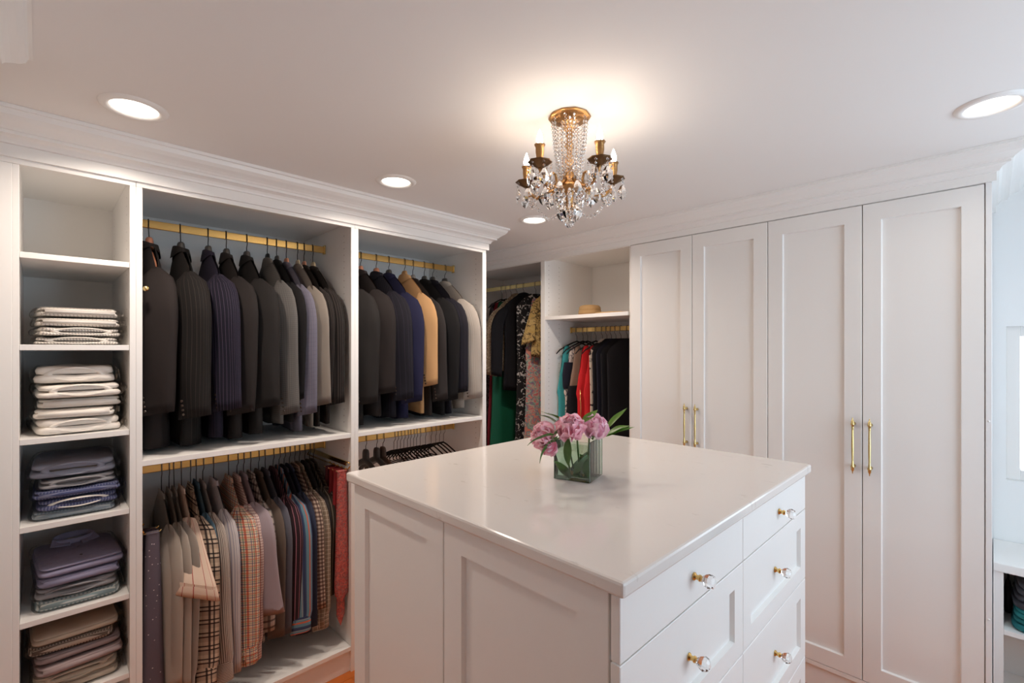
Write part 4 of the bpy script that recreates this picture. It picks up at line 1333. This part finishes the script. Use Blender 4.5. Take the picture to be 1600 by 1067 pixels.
def folded_shirt(label, x, y, z, w, d, h, m, style, rot=0.0, seed=0, collar_m=None, group=None, tilt=0.0):
    """style: 'mouth' = collar standing open towards the room, 'fold' = folded edge towards the room, 'top' = collar and placket lying on top"""
    o = thing('folded_shirt', label, 'shirt', (x, y, z), rot, group)
    rr = random.Random(seed)
    ph = rr.uniform(0, 6)

    def slab(hw, hd, z0, z1, n, ex, amp, sag=0.0):
        ex *= 0.62
        rows, uvs = [], []
        for (t, k) in ((0.0, 0.86), (0.12, 0.97), (0.35, 1.0), (0.65, 1.0), (0.88, 0.97), (1.0, 0.90), (1.0, 0.6), (1.0, 0.25), (1.0, 0.02)):
            r_, u_ = [], []
            for q in range(n):
                p = 2 * PI * q / n
                c, s_ = math.cos(p), math.sin(p)
                X = math.copysign(abs(c) ** ex, c) * hd * k
                Y = math.copysign(abs(s_) ** ex, s_) * hw * k
                zz = z0 + (z1 - z0) * t + (amp * math.sin(6 * Y / hw + ph + 2 * X / hd) + amp * math.sin(5 * X / hd + ph)) * t
                zz += (1 - k) * (0.006 if t == 1.0 else 0)
                r_.append((X + amp * 0.8 * math.sin(9 * t + 5 * p + ph), Y + amp * 0.6 * math.sin(7 * t + 3 * p + ph), zz - sag * (X / hd) * 0.5 * t))
                u_.append((Y + (0.3 if t < 1 else 0), X + zz))
            rows.append(r_)
            uvs.append(u_)
        bot = [[(p_[0] * 0.03, p_[1] * 0.03, z0) for p_ in rows[0]]]
        return MB().grid(bot + rows, [uvs[0]] + uvs, close_u=True)
    hw, hd = w / 2, d / 2
    n = 36
    if style == 'mouth':
        slab(hw, hd, 0.0, h * 0.48, n, 0.42, 0.0024).build('folded_body', m, o, smooth=True)
        slab(hw * 0.96, hd * 0.95, h * 0.50, h * 0.97, n, 0.42, 0.0020).build('folded_front', m, o, smooth=True)
        a, bz = w * 0.30, max(0.011, h * 0.40)
        rows, uvs = [], []
        for (dx, g1) in ((-0.004, 1.18), (0.012, 1.25), (0.019, 1.12), (0.019, 0.98), (0.008, 0.90), (-0.006, 0.86)):
            r_, u_ = [], []
            for q in range(28):
                p = 2 * PI * q / 28
                c, s_ = math.cos(p), math.sin(p)
                yy = a * g1 * c * (1 + 0.0)
                zz = bz * g1 * s_ * (1.0 if s_ > 0 else 0.8) * (1 - 0.15 * c * c)
                r_.append((hd * 0.94 + dx - 0.016 * c * c, yy, h * 0.50 + zz))
                u_.append((p * a, dx))
            rows.append(r_)
            uvs.append(u_)
        MB().grid(rows, uvs, close_u=True).build('collar_band', collar_m or m, o, smooth=True)
        li = MB().lathe([(0.0001, 0.0), (1.0, 0.0)], 24, (0, 0, 0), 'x').build('collar_shade_disc', COLLAR_SHADE, o)  # dark disc that paints the shade inside the collar opening
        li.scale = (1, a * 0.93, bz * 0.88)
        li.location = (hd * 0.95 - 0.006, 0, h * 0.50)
    elif style == 'fold':
        slab(hw, hd, 0.0, h * 0.60, n, 0.36, 0.0024).build('folded_body', m, o, smooth=True)
        slab(hw * 0.97, hd * 0.97, h * 0.62, h * 0.97, n, 0.36, 0.0016).build('folded_front', m, o, smooth=True)
        MB().tube([(hd * 0.97, -hw * 0.86, h * 0.52), (hd * 1.0, -hw * 0.3, h * 0.54), (hd * 1.0, hw * 0.3, h * 0.54), (hd * 0.97, hw * 0.86, h * 0.52)], h * 0.30, 8).build('folded_edge', m, o, smooth=True)
    else:
        slab(hw, hd, 0.0, h * 0.60, n, 0.34, 0.0016).build('folded_body', m, o, smooth=True)
        slab(hw * 0.97, hd * 0.97, h * 0.62, h * 0.92, n, 0.34, 0.0012).build('folded_front', m, o, smooth=True)
        MB().box(-hd * 0.55, hd * 0.93, -0.016, 0.016, h * 0.93, h * 0.955).build('placket', m, o, bevel=0.001)
        for s_ in (1, -1):
            v = [(-hd * 0.62, 0.012 * s_, h + 0.004), (-hd * 0.25, 0.018 * s_, h + 0.002), (-hd * 0.42, 0.070 * s_, h + 0.003), (-hd * 0.70, 0.060 * s_, h + 0.016)]
            v2 = [(a_, b_, c_ + 0.004) for a_, b_, c_ in v]
            MB().add(v + v2, [(0, 1, 2, 3), (4, 5, 6, 7), (0, 1, 5, 4), (1, 2, 6, 5), (2, 3, 7, 6), (3, 0, 4, 7)]).build('collar_leaf', collar_m or m, o, bevel=0.0015)
        rows = []
        for (zz, k) in ((h * 0.95, 1.0), (h + 0.022, 0.94), (h + 0.022, 0.86), (h * 0.97, 0.9)):
            rows.append([(-hd * 0.72 + 0.040 * k * math.cos(2 * PI * q / 24), 0.062 * k * math.sin(2 * PI * q / 24), zz + 0.004 * math.cos(2 * PI * q / 24 + PI)) for q in range(24)])
        MB().grid(rows, close_u=True).build('collar_band', collar_m or m, o, smooth=True)
        for q in range(3):
            part('button', BTN, o, (-hd * 0.15 + hd * 0.35 * q, 0, h * 0.955), (0, -PI / 2, 0))
    bag = slab(hw * 1.05 + 0.003, hd * 1.035 + 0.004, -0.0004, h * 0.985 + 0.001, 40, 0.30, 0.0012).build('clear_bag', FILM, o, smooth=True)
    bag['label'] = 'crinkled clear plastic bag'
    # loose bag corner flaring out
    MB().grid([[(hd * 0.6 + 0.05 * t, hw * (1.03 + 0.09 * t), h * 0.3 + 0.012 * math.sin(8 * t + ph) + 0.02 * u) for u in (0, .5, 1)] for t in (0, .3, .6, 1)]).build('bag_flap', FILM, o, smooth=True)
    return o


XF = XL - 0.015
STK = [
    (1.588, 0.098, [  # shelf z, y centre, bottom -> top
        ('striped white shirt lying lowest in the uppermost stack of bagged shirts', 0.225, 0.026, F_STR, 'mouth', F_WHITE),
        ('white shirt with an open collar with painted inner shade, in the uppermost stack', 0.215, 0.029, F_STR, 'mouth', F_WHITE),
        ('white mini-checked shirt second from the top of the uppermost stack', 0.215, 0.029, F_CHK, 'fold', None),
        ('white mini-checked shirt crowning the uppermost stack', 0.222, 0.032, F_CHK, 'fold', None)]),
    (1.281, 0.098, [
        ('white shirt with a wide dark collar opening at the bottom of the all-white stack', 0.222, 0.050, F_WHITE, 'mouth', F_WHITE),
        ('folded white shirt second from the bottom of the all-white stack', 0.215, 0.030, F_WHITE, 'fold', None),
        ('folded white shirt in the middle of the all-white stack', 0.222, 0.032, F_WHITE, 'fold', None),
        ('white shirt with collar towards the room, fourth up in the all-white stack', 0.218, 0.046, F_WHITE, 'mouth', F_WHITE),
        ('white shirt topping the all-white stack, collar towards the room', 0.222, 0.056, F_WHITE, 'mouth', F_WHITE)]),
    (0.996, 0.098, [
        ('pale blue striped shirt at the bottom of the blue-grey stack', 0.222, 0.026, F_BLUE, 'fold', None),
        ('blue shirt with an arched white collar in the blue-grey stack', 0.218, 0.036, F_NAVY, 'mouth', F_WHITE),
        ('navy fine-striped shirt in the middle of the blue-grey stack', 0.224, 0.026, F_NAVY, 'fold', None),
        ('grey shirt second from the top of the blue-grey stack', 0.215, 0.032, F_GREY2, 'mouth', F_GREY2),
        ('blue-grey shirt topping the blue-grey stack', 0.222, 0.050, F_GREY, 'mouth', F_GREY)]),
    (0.687, 0.100, [
        ('white and teal striped shirt at the bottom of the lavender stack', 0.225, 0.034, F_TEAL, 'fold', None),
        ('pale shirt with a curved collar under the lavender shirts', 0.215, 0.036, F_GREY2, 'mouth', F_GREY2),
        ('lavender shirt second from the top of its stack', 0.225, 0.030, F_LAV, 'fold', None),
        ('lavender shirt topping its stack with collar and buttons up', 0.225, 0.036, F_LAV, 'top', None)]),
    (0.400, 0.094, [
        ('beige shirt at the bottom of the lowest visible stack', 0.225, 0.030, F_BEIGE, 'fold', None),
        ('tan-collared shirt in the lowest visible stack', 0.222, 0.036, F_BEIGE, 'mouth', F_BEIGE),
        ('mauve shirt in the middle of the lowest visible stack', 0.225, 0.030, F_MAUVE, 'fold', None),
        ('mauve-grey shirt under the brown striped one', 0.220, 0.026, F_MAUVE, 'fold', None),
        ('brown and white striped shirt near the top of the lowest visible stack', 0.225, 0.030, F_BRNS, 'fold', None),
        ('beige shirt topping the lowest visible stack', 0.228, 0.026, F_BEIGE, 'fold', None)]),
]
sd = 0
for (zs_, yc, items) in STK:
    z = zs_ + 0.0012
    for (lab, w, h, m, st, cm) in items:
        sd += 1
        d = 0.30
        jx, jy = RND.uniform(-0.020, 0.006), RND.uniform(-0.006, 0.006)
        folded_shirt(lab, XF - d / 2 - 0.015 + jx, yc + jy, z, w * RND.uniform(0.94, 1.03), d, h, m, st, RND.uniform(-0.08, 0.08), sd, cm, 'bagged shirts on the tower shelves')
        z += h + 0.0040

# folded clothes in the bench cubby
for k, (lab, c, h, w) in enumerate((('teal folded sweater at the bottom of the bench cubby', rgb(30, 112, 116), 0.050, 0.24), ('second teal folded sweater, under the dark ones', rgb(38, 128, 130), 0.036, 0.23),
                                    ('charcoal folded sweater lying on the teal ones', rgb(62, 60, 66), 0.052, 0.24), ('dark grey folded sweater topping the bench pile', rgb(76, 74, 80), 0.050, 0.22))):
    o = thing('folded_sweater', lab, 'sweater', (0.178, 2.925, 0.4262 + (0, .052, .090, .144)[k]), 0.03 * (k - 1.5), 'sweaters in the bench cubby')
    hw, hd = w / 2, 0.12
    m = mat('sweater_knit_%s' % ('teal', 'bright_teal', 'charcoal', 'grey')[k], c, 0.9, bump=0.4, bscale=400)
    for nm, z0, z1, q in (('folded_body', 0, h * 0.55, 1.0), ('folded_front', h * 0.57, h, 0.96)):
        rows = []
        for t, kk in ((0, .03), (0, .9), (.2, .98), (.8, 1.0), (1, .93), (1, .5), (1, .03)):
            rows.append([(math.copysign(abs(math.cos(p)) ** .45, math.cos(p)) * hw * kk * q, math.copysign(abs(math.sin(p)) ** .45, math.sin(p)) * hd * kk * q, z0 + (z1 - z0) * t) for p in [2 * PI * j / 28 for j in range(28)]])
        MB().grid(rows, close_u=True).build(nm, m, o, smooth=True)
o = thing('dark_bag', 'small dark soft bag beside the sweater pile in the bench cubby', 'bag', (0.0505, 3.04, 0.4258))
rows = []
for z, k in ((0, .03), (0, .85), (.03, 1.0), (.08, .95), (.12, .6), (.13, .03)):
    rows.append([(0.0155 * k * math.cos(2 * PI * j / 20), 0.06 * k * math.sin(2 * PI * j / 20), z) for j in range(20)])
MB().grid(rows, close_u=True).build('bag_body', mat('dark_bag_cloth', rgb(58, 54, 58), 0.8), o, smooth=True)
MB().tube([(0, -0.04, 0.115), (0, -0.03, 0.16), (0, 0.03, 0.16), (0, 0.04, 0.115)], 0.004, 6).build('handle', mat('dark_strap', rgb(46, 42, 46), 0.7), o, smooth=True)

# ------------------------------------------------------------------ recessed ceiling lights
ring = MB().lathe([(0.060, -0.0005), (0.062, -0.006), (0.070, -0.009), (0.082, -0.007), (0.088, -0.0005)], 36).mesh('trim_ring', mat('white_trim_ring', rgb(240, 238, 235), 0.4), True)
lens = MB().lathe([(0.0001, -0.0036), (0.035, -0.0033), (0.0605, -0.0022)], 30).mesh('lens', LENS, True)
CLAB = ['round recessed ceiling light over the shelf tower', 'round recessed ceiling light over the suit bay', 'round recessed ceiling light by the far crown corner, partly behind the chandelier',
        'round recessed ceiling light over the window-end cabinet doors']
for (x, y), lab, cw in zip(CANS, CLAB, (1.15, 1.0, 1.3, 0.2)):
    c = thing('ceiling_light', lab, 'ceiling light', (x, y, CEIL), 0, 'recessed ceiling lights')
    part('trim_ring', ring, c)
    part('lens', lens, c)
    light('downlight', 'AREA', (x, y, CEIL - 0.012), CAN_W * cw, WARM, 0.11, spread=math.radians(150)).rotation_euler = (0, 0, 0)

# ------------------------------------------------------------------ chandelier
CX, CY = -0.9550, 1.2080
ch = thing('chandelier', 'small five-arm gilt brass chandelier dripping with crystals over the island', 'chandelier', (CX, CY, CEIL))
CZ = CEIL
MB().lathe([(0.0001, 0.0), (0.064, -0.0005), (0.067, -0.004), (0.062, -0.008), (0.054, -0.009), (0.046, -0.013), (0.030, -0.016), (0.022, -0.022), (0.020, -0.034), (0.014, -0.046), (0.0001, -0.052)], 30, wob=0.02, lobes=10).build('canopy', OLDBR, ch, smooth=True)
MB().lathe([(0.0001, -0.048), (0.010, -0.052), (0.013, -0.060), (0.008, -0.070), (0.012, -0.084), (0.015, -0.096), (0.008, -0.112), (0.011, -0.132), (0.015, -0.146), (0.008, -0.158), (0.012, -0.172), (0.020, -0.180), (0.022, -0.205),
            (0.026, -0.214), (0.034, -0.222), (0.034, -0.230), (0.022, -0.240), (0.012, -0.252), (0.014, -0.268), (0.010, -0.282), (0.0001, -0.288)], 20, wob=0.05, lobes=6).build('stem', OLDBR, ch, smooth=True)
AR = 0.150
DZ = -0.195
base_a = math.atan2(CY, CX)      # one arm points away from the camera
drops = []
octa = MB().lathe([(0.0001, -0.006), (0.0052, 0.0), (0.0001, 0.006)], 6)
bead_v, bead_f = octa.v, octa.f
dropm = MB().lathe([(0.0001, 0.0), (0.0035, -0.003), (0.0075, -0.016), (0.0095, -0.024), (0.0060, -0.034), (0.0001, -0.039)], 6).mesh('crystal_drop', CRYSTAL)
leafm = MB().lathe([(0.0001, 0.0), (0.006, -0.004), (0.013, -0.018), (0.016, -0.027), (0.010, -0.040), (0.0001, -0.050)], 6).mesh('crystal_drop', CRYSTAL)
spear = MB().lathe([(0.0001, 0.0), (0.004, -0.004), (0.0055, -0.014), (0.003, -0.034), (0.0001, -0.040)], 6).mesh('crystal_drop', CRYSTAL)


def strand(pts, n, parent, r=1.0, name='crystal_strand'):
    m = MB()
    P = [Vector(p) for p in pts]
    seg = [(P[i + 1] - P[i]).length for i in range(len(P) - 1)]
    tot = sum(seg)
    for k in range(n):
        t = tot * (k + 0.5) / n
        i = 0
        while i < len(seg) - 1 and t > seg[i]:
            t -= seg[i]
            i += 1
        q = P[i].lerp(P[i + 1], t / max(1e-9, seg[i]))
        m.add([(v[0] * r + q.x, v[1] * r + q.y, v[2] * r + q.z) for v in bead_v], bead_f)
    return stuff(m.build(name, CRYSTAL, parent))


def sag(a, b, d, n=12):
    a, b = Vector(a), Vector(b)
    return [a.lerp(b, t / n) + Vector((0, 0, -d * 4 * (t / n) * (1 - t / n))) for t in range(n + 1)]


tips = []
for k in range(5):
    a = base_a + 2 * PI * k / 5
    ca, sa = math.cos(a), math.sin(a)

    def P(r, z):
        return (r * ca, r * sa, z)
    path = []
    ctrl = [(0.018, -0.205), (0.045, -0.225), (0.080, -0.246), (0.115, -0.246), (0.140, -0.226), (AR, -0.204)]
    for i in range(len(ctrl) - 1):
        for t in (0, .5):
            path.append(P(ctrl[i][0] * (1 - t) + ctrl[i + 1][0] * t, ctrl[i][1] * (1 - t) + ctrl[i + 1][1] * t))
    path.append(P(*ctrl[-1]))
    arm = MB().tube(path, [0.0075, 0.0065, 0.006, 0.0075, 0.006, 0.0055, 0.0068, 0.0055, 0.005, 0.0055, 0.006], 8)
    # leaf scroll on the arm
    arm.tube([P(0.075, -0.242), P(0.068, -0.222), P(0.074, -0.205), P(0.086, -0.203), P(0.088, -0.214)], [0.005, 0.0045, 0.004, 0.0035, 0.002], 6)
    ao = arm.build('arm', DARKBR if k in (0,) else OLDBR, ch, smooth=True)
    o = P(AR, 0)
    MB().lathe([(0.0001, DZ - 0.012), (0.010, DZ - 0.010), (0.020, DZ - 0.003), (0.034, DZ + 0.004), (0.036, DZ + 0.007), (0.030, DZ + 0.005), (0.014, DZ + 0.002), (0.0001, DZ + 0.004)], 24, (o[0], o[1], 0), wob=0.06, lobes=8).build('drip_dish', DARKBR, ao, smooth=True)
    MB().lathe([(0.0001, DZ + 0.002), (0.009, DZ + 0.003), (0.012, DZ + 0.010), (0.0105, DZ + 0.020), (0.0125, DZ + 0.034), (0.0125, DZ + 0.050), (0.0165, DZ + 0.058), (0.0135, DZ + 0.057), (0.0001, DZ + 0.054)], 18, (o[0], o[1], 0), wob=0.04, lobes=9).build('candle_cup', OLDBR, ao, smooth=True)
    bz = DZ + 0.0545
    MB().lathe([(0.0001, bz), (0.0055, bz), (0.007, bz + 0.006), (0.0098, bz + 0.016), (0.0088, bz + 0.026), (0.0050, bz + 0.038), (0.0014, bz + 0.048), (0.0001, bz + 0.050)], 14, (o[0], o[1], 0)).build('bulb', BULB, ao, smooth=True)
    tips.append(a)
    for q in range(6):
        an = 2 * PI * q / 6 + a
        px, py = o[0] + 0.034 * math.cos(an), o[1] + 0.034 * math.sin(an)
        strand([(px, py, DZ + 0.002), (px, py, DZ - 0.020)], 2, ao, 0.8)
        part('crystal_drop', (leafm, spear, dropm)[(q + k) % 3], ao, (px, py, DZ - 0.022), (0, 0, an))
for k in range(5):
    a, b = tips[k], tips[(k + 1) % 5]
    A = (AR * math.cos(a), AR * math.sin(a), DZ - 0.006)
    B = (AR * math.cos(b), AR * math.sin(b), DZ - 0.006)
    strand(sag(A, B, 0.095), 17, ch, 1.2)
    strand(sag(A, (0.02 * math.cos(a), 0.02 * math.sin(a), DZ + 0.02), 0.045), 11, ch, 0.95)
    mid_a = (a + b) / 2 if abs(a - b) < PI else (a + b) / 2 + PI
    mid_a = a + PI / 5
    M_ = (0.050 * math.cos(mid_a), 0.050 * math.sin(mid_a), -0.020)
    strand([M_, (0.046 * math.cos(mid_a), 0.046 * math.sin(mid_a), -0.10), (0.030 * math.cos(mid_a), 0.030 * math.sin(mid_a), -0.215)], 17, ch, 1.2)
    for q_ in (0.25, -0.25):
        strand([(0.056 * math.cos(mid_a + q_), 0.056 * math.sin(mid_a + q_), -0.012), (0.050 * math.cos(mid_a + q_), 0.050 * math.sin(mid_a + q_), -0.09), (0.036 * math.cos(mid_a + q_), 0.036 * math.sin(mid_a + q_), -0.19)], 15, ch, 1.1)
    M2 = (0.040 * math.cos(a), 0.040 * math.sin(a), -0.026)
    strand([M2, (0.036 * math.cos(a), 0.036 * math.sin(a), -0.12), (0.028 * math.cos(a), 0.028 * math.sin(a), -0.21)], 15, ch, 1.15)
    # inner basket of drops under the hub
    for rr_, zz, ms, off in ((0.060, -0.246, dropm, 0.0), (0.042, -0.262, spear, 0.6), (0.085, -0.232, leafm, 0.9), (0.026, -0.285, leafm, 0.3)):
        for s_ in (0, 1):
            an = a + off + s_ * PI / 5
            part('crystal_drop', ms, ch, (rr_ * math.cos(an), rr_ * math.sin(an), zz), (0, 0, an))
    strand(sag((0.034 * math.cos(a), 0.034 * math.sin(a), -0.226), (0.010 * math.cos(a), 0.010 * math.sin(a), -0.325), 0.012), 9, ch, 0.9)
MB().ball((0, 0, -0.342), 0.0155, 10, 7).build('crystal_ball', CRYSTAL, ch)
MB().tube([(0, 0, -0.286), (0, 0, -0.330)], 0.002, 6).build('ball_pin', OLDBR, ch)

# ------------------------------------------------------------------ vase of peonies
VX, VY, VR = -0.937, 1.231, math.radians(16.5)
vase = thing('glass_vase', 'square clear glass vase of peonies on the island countertop', 'vase', (VX, VY, IZ), VR)
h_, a_, t_ = 0.124, 0.060, 0.005
for (x0, x1, y0, y1) in ((-a_, a_, -a_, -a_ + t_), (-a_, a_, a_ - t_, a_), (-a_, -a_ + t_, -a_ + t_, a_ - t_), (a_ - t_, a_, -a_ + t_, a_ - t_)):
    MB().box(x0, x1, y0, y1, 0.0005, h_).build('glass_wall', VASEG, vase, bevel=0.0012)
MB().box(-a_ + t_, a_ - t_, -a_ + t_, a_ - t_, 0.0005, 0.012).build('glass_base', VASEG, vase)
GEDGE = mat('glass_edge_green', rgb(150, 172, 156), 0.15, Transmission_Weight=0.3)
for sx_, sy_ in ((1, 1), (1, -1), (-1, 1), (-1, -1)):
    MB().tube([(sx_ * (a_ - 0.001), sy_ * (a_ - 0.001), 0.002), (sx_ * (a_ - 0.001), sy_ * (a_ - 0.001), h_ - 0.001)], 0.0012, 6).build('glass_corner', GEDGE, vase)
wi = a_ - t_ - 0.0008
water = thing('vase_water', 'clear greenish water in the glass vase', 'water', (VX, VY, IZ), VR)
MB().box(-wi, wi, -wi, wi, 0.0125, 0.092).build('water_body', WATER, water)


def petal_mesh(w, l, cup, curl, ruff, seed, m):
    rr = random.Random(seed)
    R_, K_ = 7, 7
    rows = []
    for i in range(R_):
        t = i / (R_ - 1)
        r_ = []
        for j in range(K_):
            u = -1 + 2 * j / (K_ - 1)
            wid = w * (0.30 + 0.70 * math.sin(PI * min(1, 0.15 + t * 0.62))) * (1 - 0.12 * (t > 0.9))
            X = u * wid
            ang = cup * t
            Z = l * (math.sin(ang) / cup if cup else t) * (1 - 0.10 * u * u * t)
            Y = l * ((1 - math.cos(ang)) / cup if cup else 0) - curl * u * u * w * 0.7
            Y += ruff * math.sin(5 * u + seed) * t * t + ruff * 0.6 * rr.uniform(-1, 1) * (t > 0.8)
            Z += ruff * 0.7 * rr.uniform(-1, 1) * (t > 0.8)
            r_.append((X, Y, Z))
        rows.append(r_)
    return MB().grid(rows).mesh('petal', m, True)


def pmat(name, c):
    m = mat(name, c, 0.85, var=0.10, vscale=25, Specular_IOR_Level=0.15)
    nt = m.node_tree
    t = nt.nodes.new('ShaderNodeBsdfTranslucent')
    t.inputs[0].default_value = c
    x = nt.nodes.new('ShaderNodeMixShader')
    x.inputs[0].default_value = 0.45
    nt.links.new(nt.nodes['Principled BSDF'].outputs[0], x.inputs[1])
    nt.links.new(t.outputs[0], x.inputs[2])
    nt.links.new(x.outputs[0], nt.nodes['Material Output'].inputs[0])
    return m


PK = [pmat('pale_pink_petal', rgb(255, 224, 231)), pmat('pink_petal', rgb(254, 206, 219)), pmat('deep_pink_petal', rgb(246, 172, 194)), pmat('mauve_pink_petal', rgb(250, 208, 227))]
# inward cupping petals (negative y = outside): built so that the tip leans towards +y (the flower axis)
PET = {}
for mi, m in enumerate(PK):
    for v_ in range(2):
        PET[('out', mi, v_)] = petal_mesh(0.030, 0.052, 1.15, 0.35, 0.006, 3 + v_ + mi, m)
        PET[('mid', mi, v_)] = petal_mesh(0.022, 0.046, 1.3, 0.45, 0.007, 13 + v_ + mi, m)
        PET[('in', mi, v_)] = petal_mesh(0.015, 0.040, 1.1, 0.6, 0.008, 23 + v_ + mi, m)


def leaf_mesh(L, w, bendv, m, seed):
    R_ = 9
    rows = []
    for i in range(R_):
        t = i / (R_ - 1)
        wid = w * max(0.03, math.sin(PI * (0.04 + 0.96 * t) ** 0.85)) * (1 - 0.12 * t)
        ang = bendv * t
        X = L * (math.sin(ang) / bendv)
        Z = -L * ((1 - math.cos(ang)) / bendv)
        rows.append([(X, -wid, Z + 0.18 * wid + 0.002 * math.sin(9 * t + seed)), (X, -wid * 0.5, Z + 0.03 * wid), (X, 0, Z - 0.05 * wid), (X, wid * 0.5, Z + 0.03 * wid), (X, wid, Z + 0.18 * wid + 0.002 * math.sin(8 * t + seed))])
    return MB().grid(rows).mesh('leaf', m, True)


LEAVES = [leaf_mesh(0.105, 0.019, 0.7, LEAFG, 1), leaf_mesh(0.12, 0.015, 0.9, LEAFG, 2), leaf_mesh(0.095, 0.020, 0.5, LEAFL, 3), leaf_mesh(0.12, 0.012, 0.4, LEAFL, 4)]


def peony(label, pos, axis, r, mi, seed, foot, leaves):
    """pos: bloom centre, axis: where it faces, foot: stem end in the vase"""
    rr = random.Random(seed)
    o = thing('peony', label, 'flower', foot, 0, 'pink peonies in the vase')
    F = Vector(foot)
    Z = Vector(axis).normalized()
    q = Z.to_track_quat('Z', 'Y').to_matrix()
    c = Vector(pos) - F
    base = c - Z * r * 0.55
    b0 = base - Z * 0.02
    lip = Vector((0.35 * b0.x, 0.35 * b0.y, 0.115))
    MB().tube([(0, 0, 0), tuple(lip), tuple(b0), tuple(base)], [0.0028, 0.0028, 0.003, 0.004], 8).build('stem', STEMG, o, smooth=True)
    s = r / 0.056

    def put(kind, n, rad, tilt, jit, zo, sc, mats):
        for k in range(n):
            a = 2 * PI * k / n + rr.uniform(-jit, jit) + zo * 60
            tl = tilt + rr.uniform(-jit, jit) * 0.5
            # petal local: +Z up, +Y towards axis. rotate about X by tilt (opens outward), then about Z
            M = q @ Matrix.Rotation(a, 3, 'Z') @ Matrix.Rotation(tl, 3, 'X')
            loc = base + q @ (Matrix.Rotation(a, 3, 'Z') @ Vector((0, -rad * s, zo * s)))
            ob = bpy.data.objects.new('petal', PET[(kind, rr.choice(mats), k % 2)])
            COL.objects.link(ob)
            ob.parent = o
            ob.matrix_local = Matrix.Translation(loc) @ M.to_4x4() @ Matrix.Scale(sc * s * rr.uniform(0.92, 1.08), 4)
    put('out', 7, 0.008, 1.15, 0.25, 0.000, 1.0, [mi, 0])
    put('out', 8, 0.009, 0.75, 0.25, 0.004, 1.05, [mi, 0])
    put('mid', 13, 0.013, 0.55, 0.35, 0.008, 0.92, [mi, 1, 0])
    put('mid', 13, 0.012, 0.30, 0.35, 0.013, 0.88, [mi, 1, 0])
    put('in', 17, 0.014, 0.28, 0.5, 0.018, 0.85, [1, mi, 0, 2])
    put('in', 14, 0.008, 0.05, 0.6, 0.022, 0.82, [2, 1, mi])
    MB().lathe([(0.0001, -0.012), (0.006, -0.010), (0.012, 0.002), (0.010, 0.008), (0.0001, 0.01)], 10).build('sepal_cup', STEMG, o, smooth=True).matrix_local = Matrix.Translation(base) @ q.to_4x4()
    for (li, p, d, roll) in leaves:
        D = Vector(d).normalized()
        m3 = D.to_track_quat('X', 'Z').to_matrix() @ Matrix.Rotation(roll, 3, 'X')
        ob = bpy.data.objects.new('leaf', LEAVES[li])
        COL.objects.link(ob)
        ob.parent = o
        ob.matrix_local = Matrix.Translation(Vector(p) - F) @ m3.to_4x4() @ Matrix.Scale(0.84, 4)
    return o


FZ = IZ + 0.0145
IL, IR, UP = Vector((-0.704, -0.710, 0)), Vector((0.704, 0.710, 0)), Vector((0, 0, 1))
TOCAM = Vector((0.61, -0.79, 0))
peony('pink peony in the middle of the bunch facing the room', (-0.915, 1.160, 1.338), TOCAM * 0.55 + UP * 0.75 + IL * 0.1, 0.062, 1, 5, (-0.925, 1.222, FZ),
      [(0, (-0.912, 1.150, 1.298), TOCAM * 0.3 + IL * 0.1 - UP * 0.5, 0.3), (2, (-0.915, 1.215, 1.325), IR * 0.55 + UP * 0.75, 0.9), (0, (-0.965, 1.255, 1.175), IR * 0.4 + UP * 0.8 + TOCAM * 0.2, 1.2)])
peony('mauve-pink peony at the right of the bunch, by the red dress', (-0.880, 1.243, 1.333), TOCAM * 0.35 + UP * 0.9 + IR * 0.15, 0.055, 3, 9, (-0.912, 1.245, FZ),
      [(3, (-0.870, 1.285, 1.295), IR * 0.85 + UP * 0.42, 0.5), (2, (-0.868, 1.292, 1.300), IR * 0.8 + UP * 0.55, 0.2), (3, (-0.880, 1.300, 1.315), IR * 0.5 + UP * 0.6, 0.8), (1, (-0.925, 1.190, 1.180), UP * 0.6 + IR * 0.5, 1.4)])
peony('pale pink peony drooping at the left of the bunch', (-0.985, 1.105, 1.308), IL * 0.75 + TOCAM * 0.55 + UP * 0.45, 0.058, 1, 14, (-0.950, 1.225, FZ),
      [(0, (-0.918, 1.085, 1.318), IL * 0.95 - UP * 0.02 + TOCAM * 0.1, 0.5), (1, (-0.935, 1.125, 1.305), IL * 0.75 - UP * 0.45, 0.6), (1, (-0.965, 1.185, 1.320), IL * 0.4 + UP * 0.5, 0.4), (0, (-0.935, 1.185, 1.165), UP * 0.75 + IL * 0.45, 1.1)])
peony('small pink peony lowest at the left, hanging over the vase edge', (-0.975, 1.118, 1.268), IL * 0.7 + TOCAM * 0.5 - UP * 0.55, 0.044, 2, 21, (-0.955, 1.210, FZ),
      [(3, (-0.955, 1.205, 1.330), IL * 0.6 + UP * 0.45, 0.4), (1, (-0.945, 1.155, 1.315), IL * 0.3 + TOCAM * 0.4 + UP * 0.1, 0.9), (0, (-0.900, 1.225, 1.170), UP * 0.8 + TOCAM * 0.2, 0.2), (0, (-0.955, 1.215, 1.185), IR * 0.75 + UP * 0.45, 1.5), (2, (-0.905, 1.265, 1.178), IL * 0.5 + UP * 0.8, 1.3)])
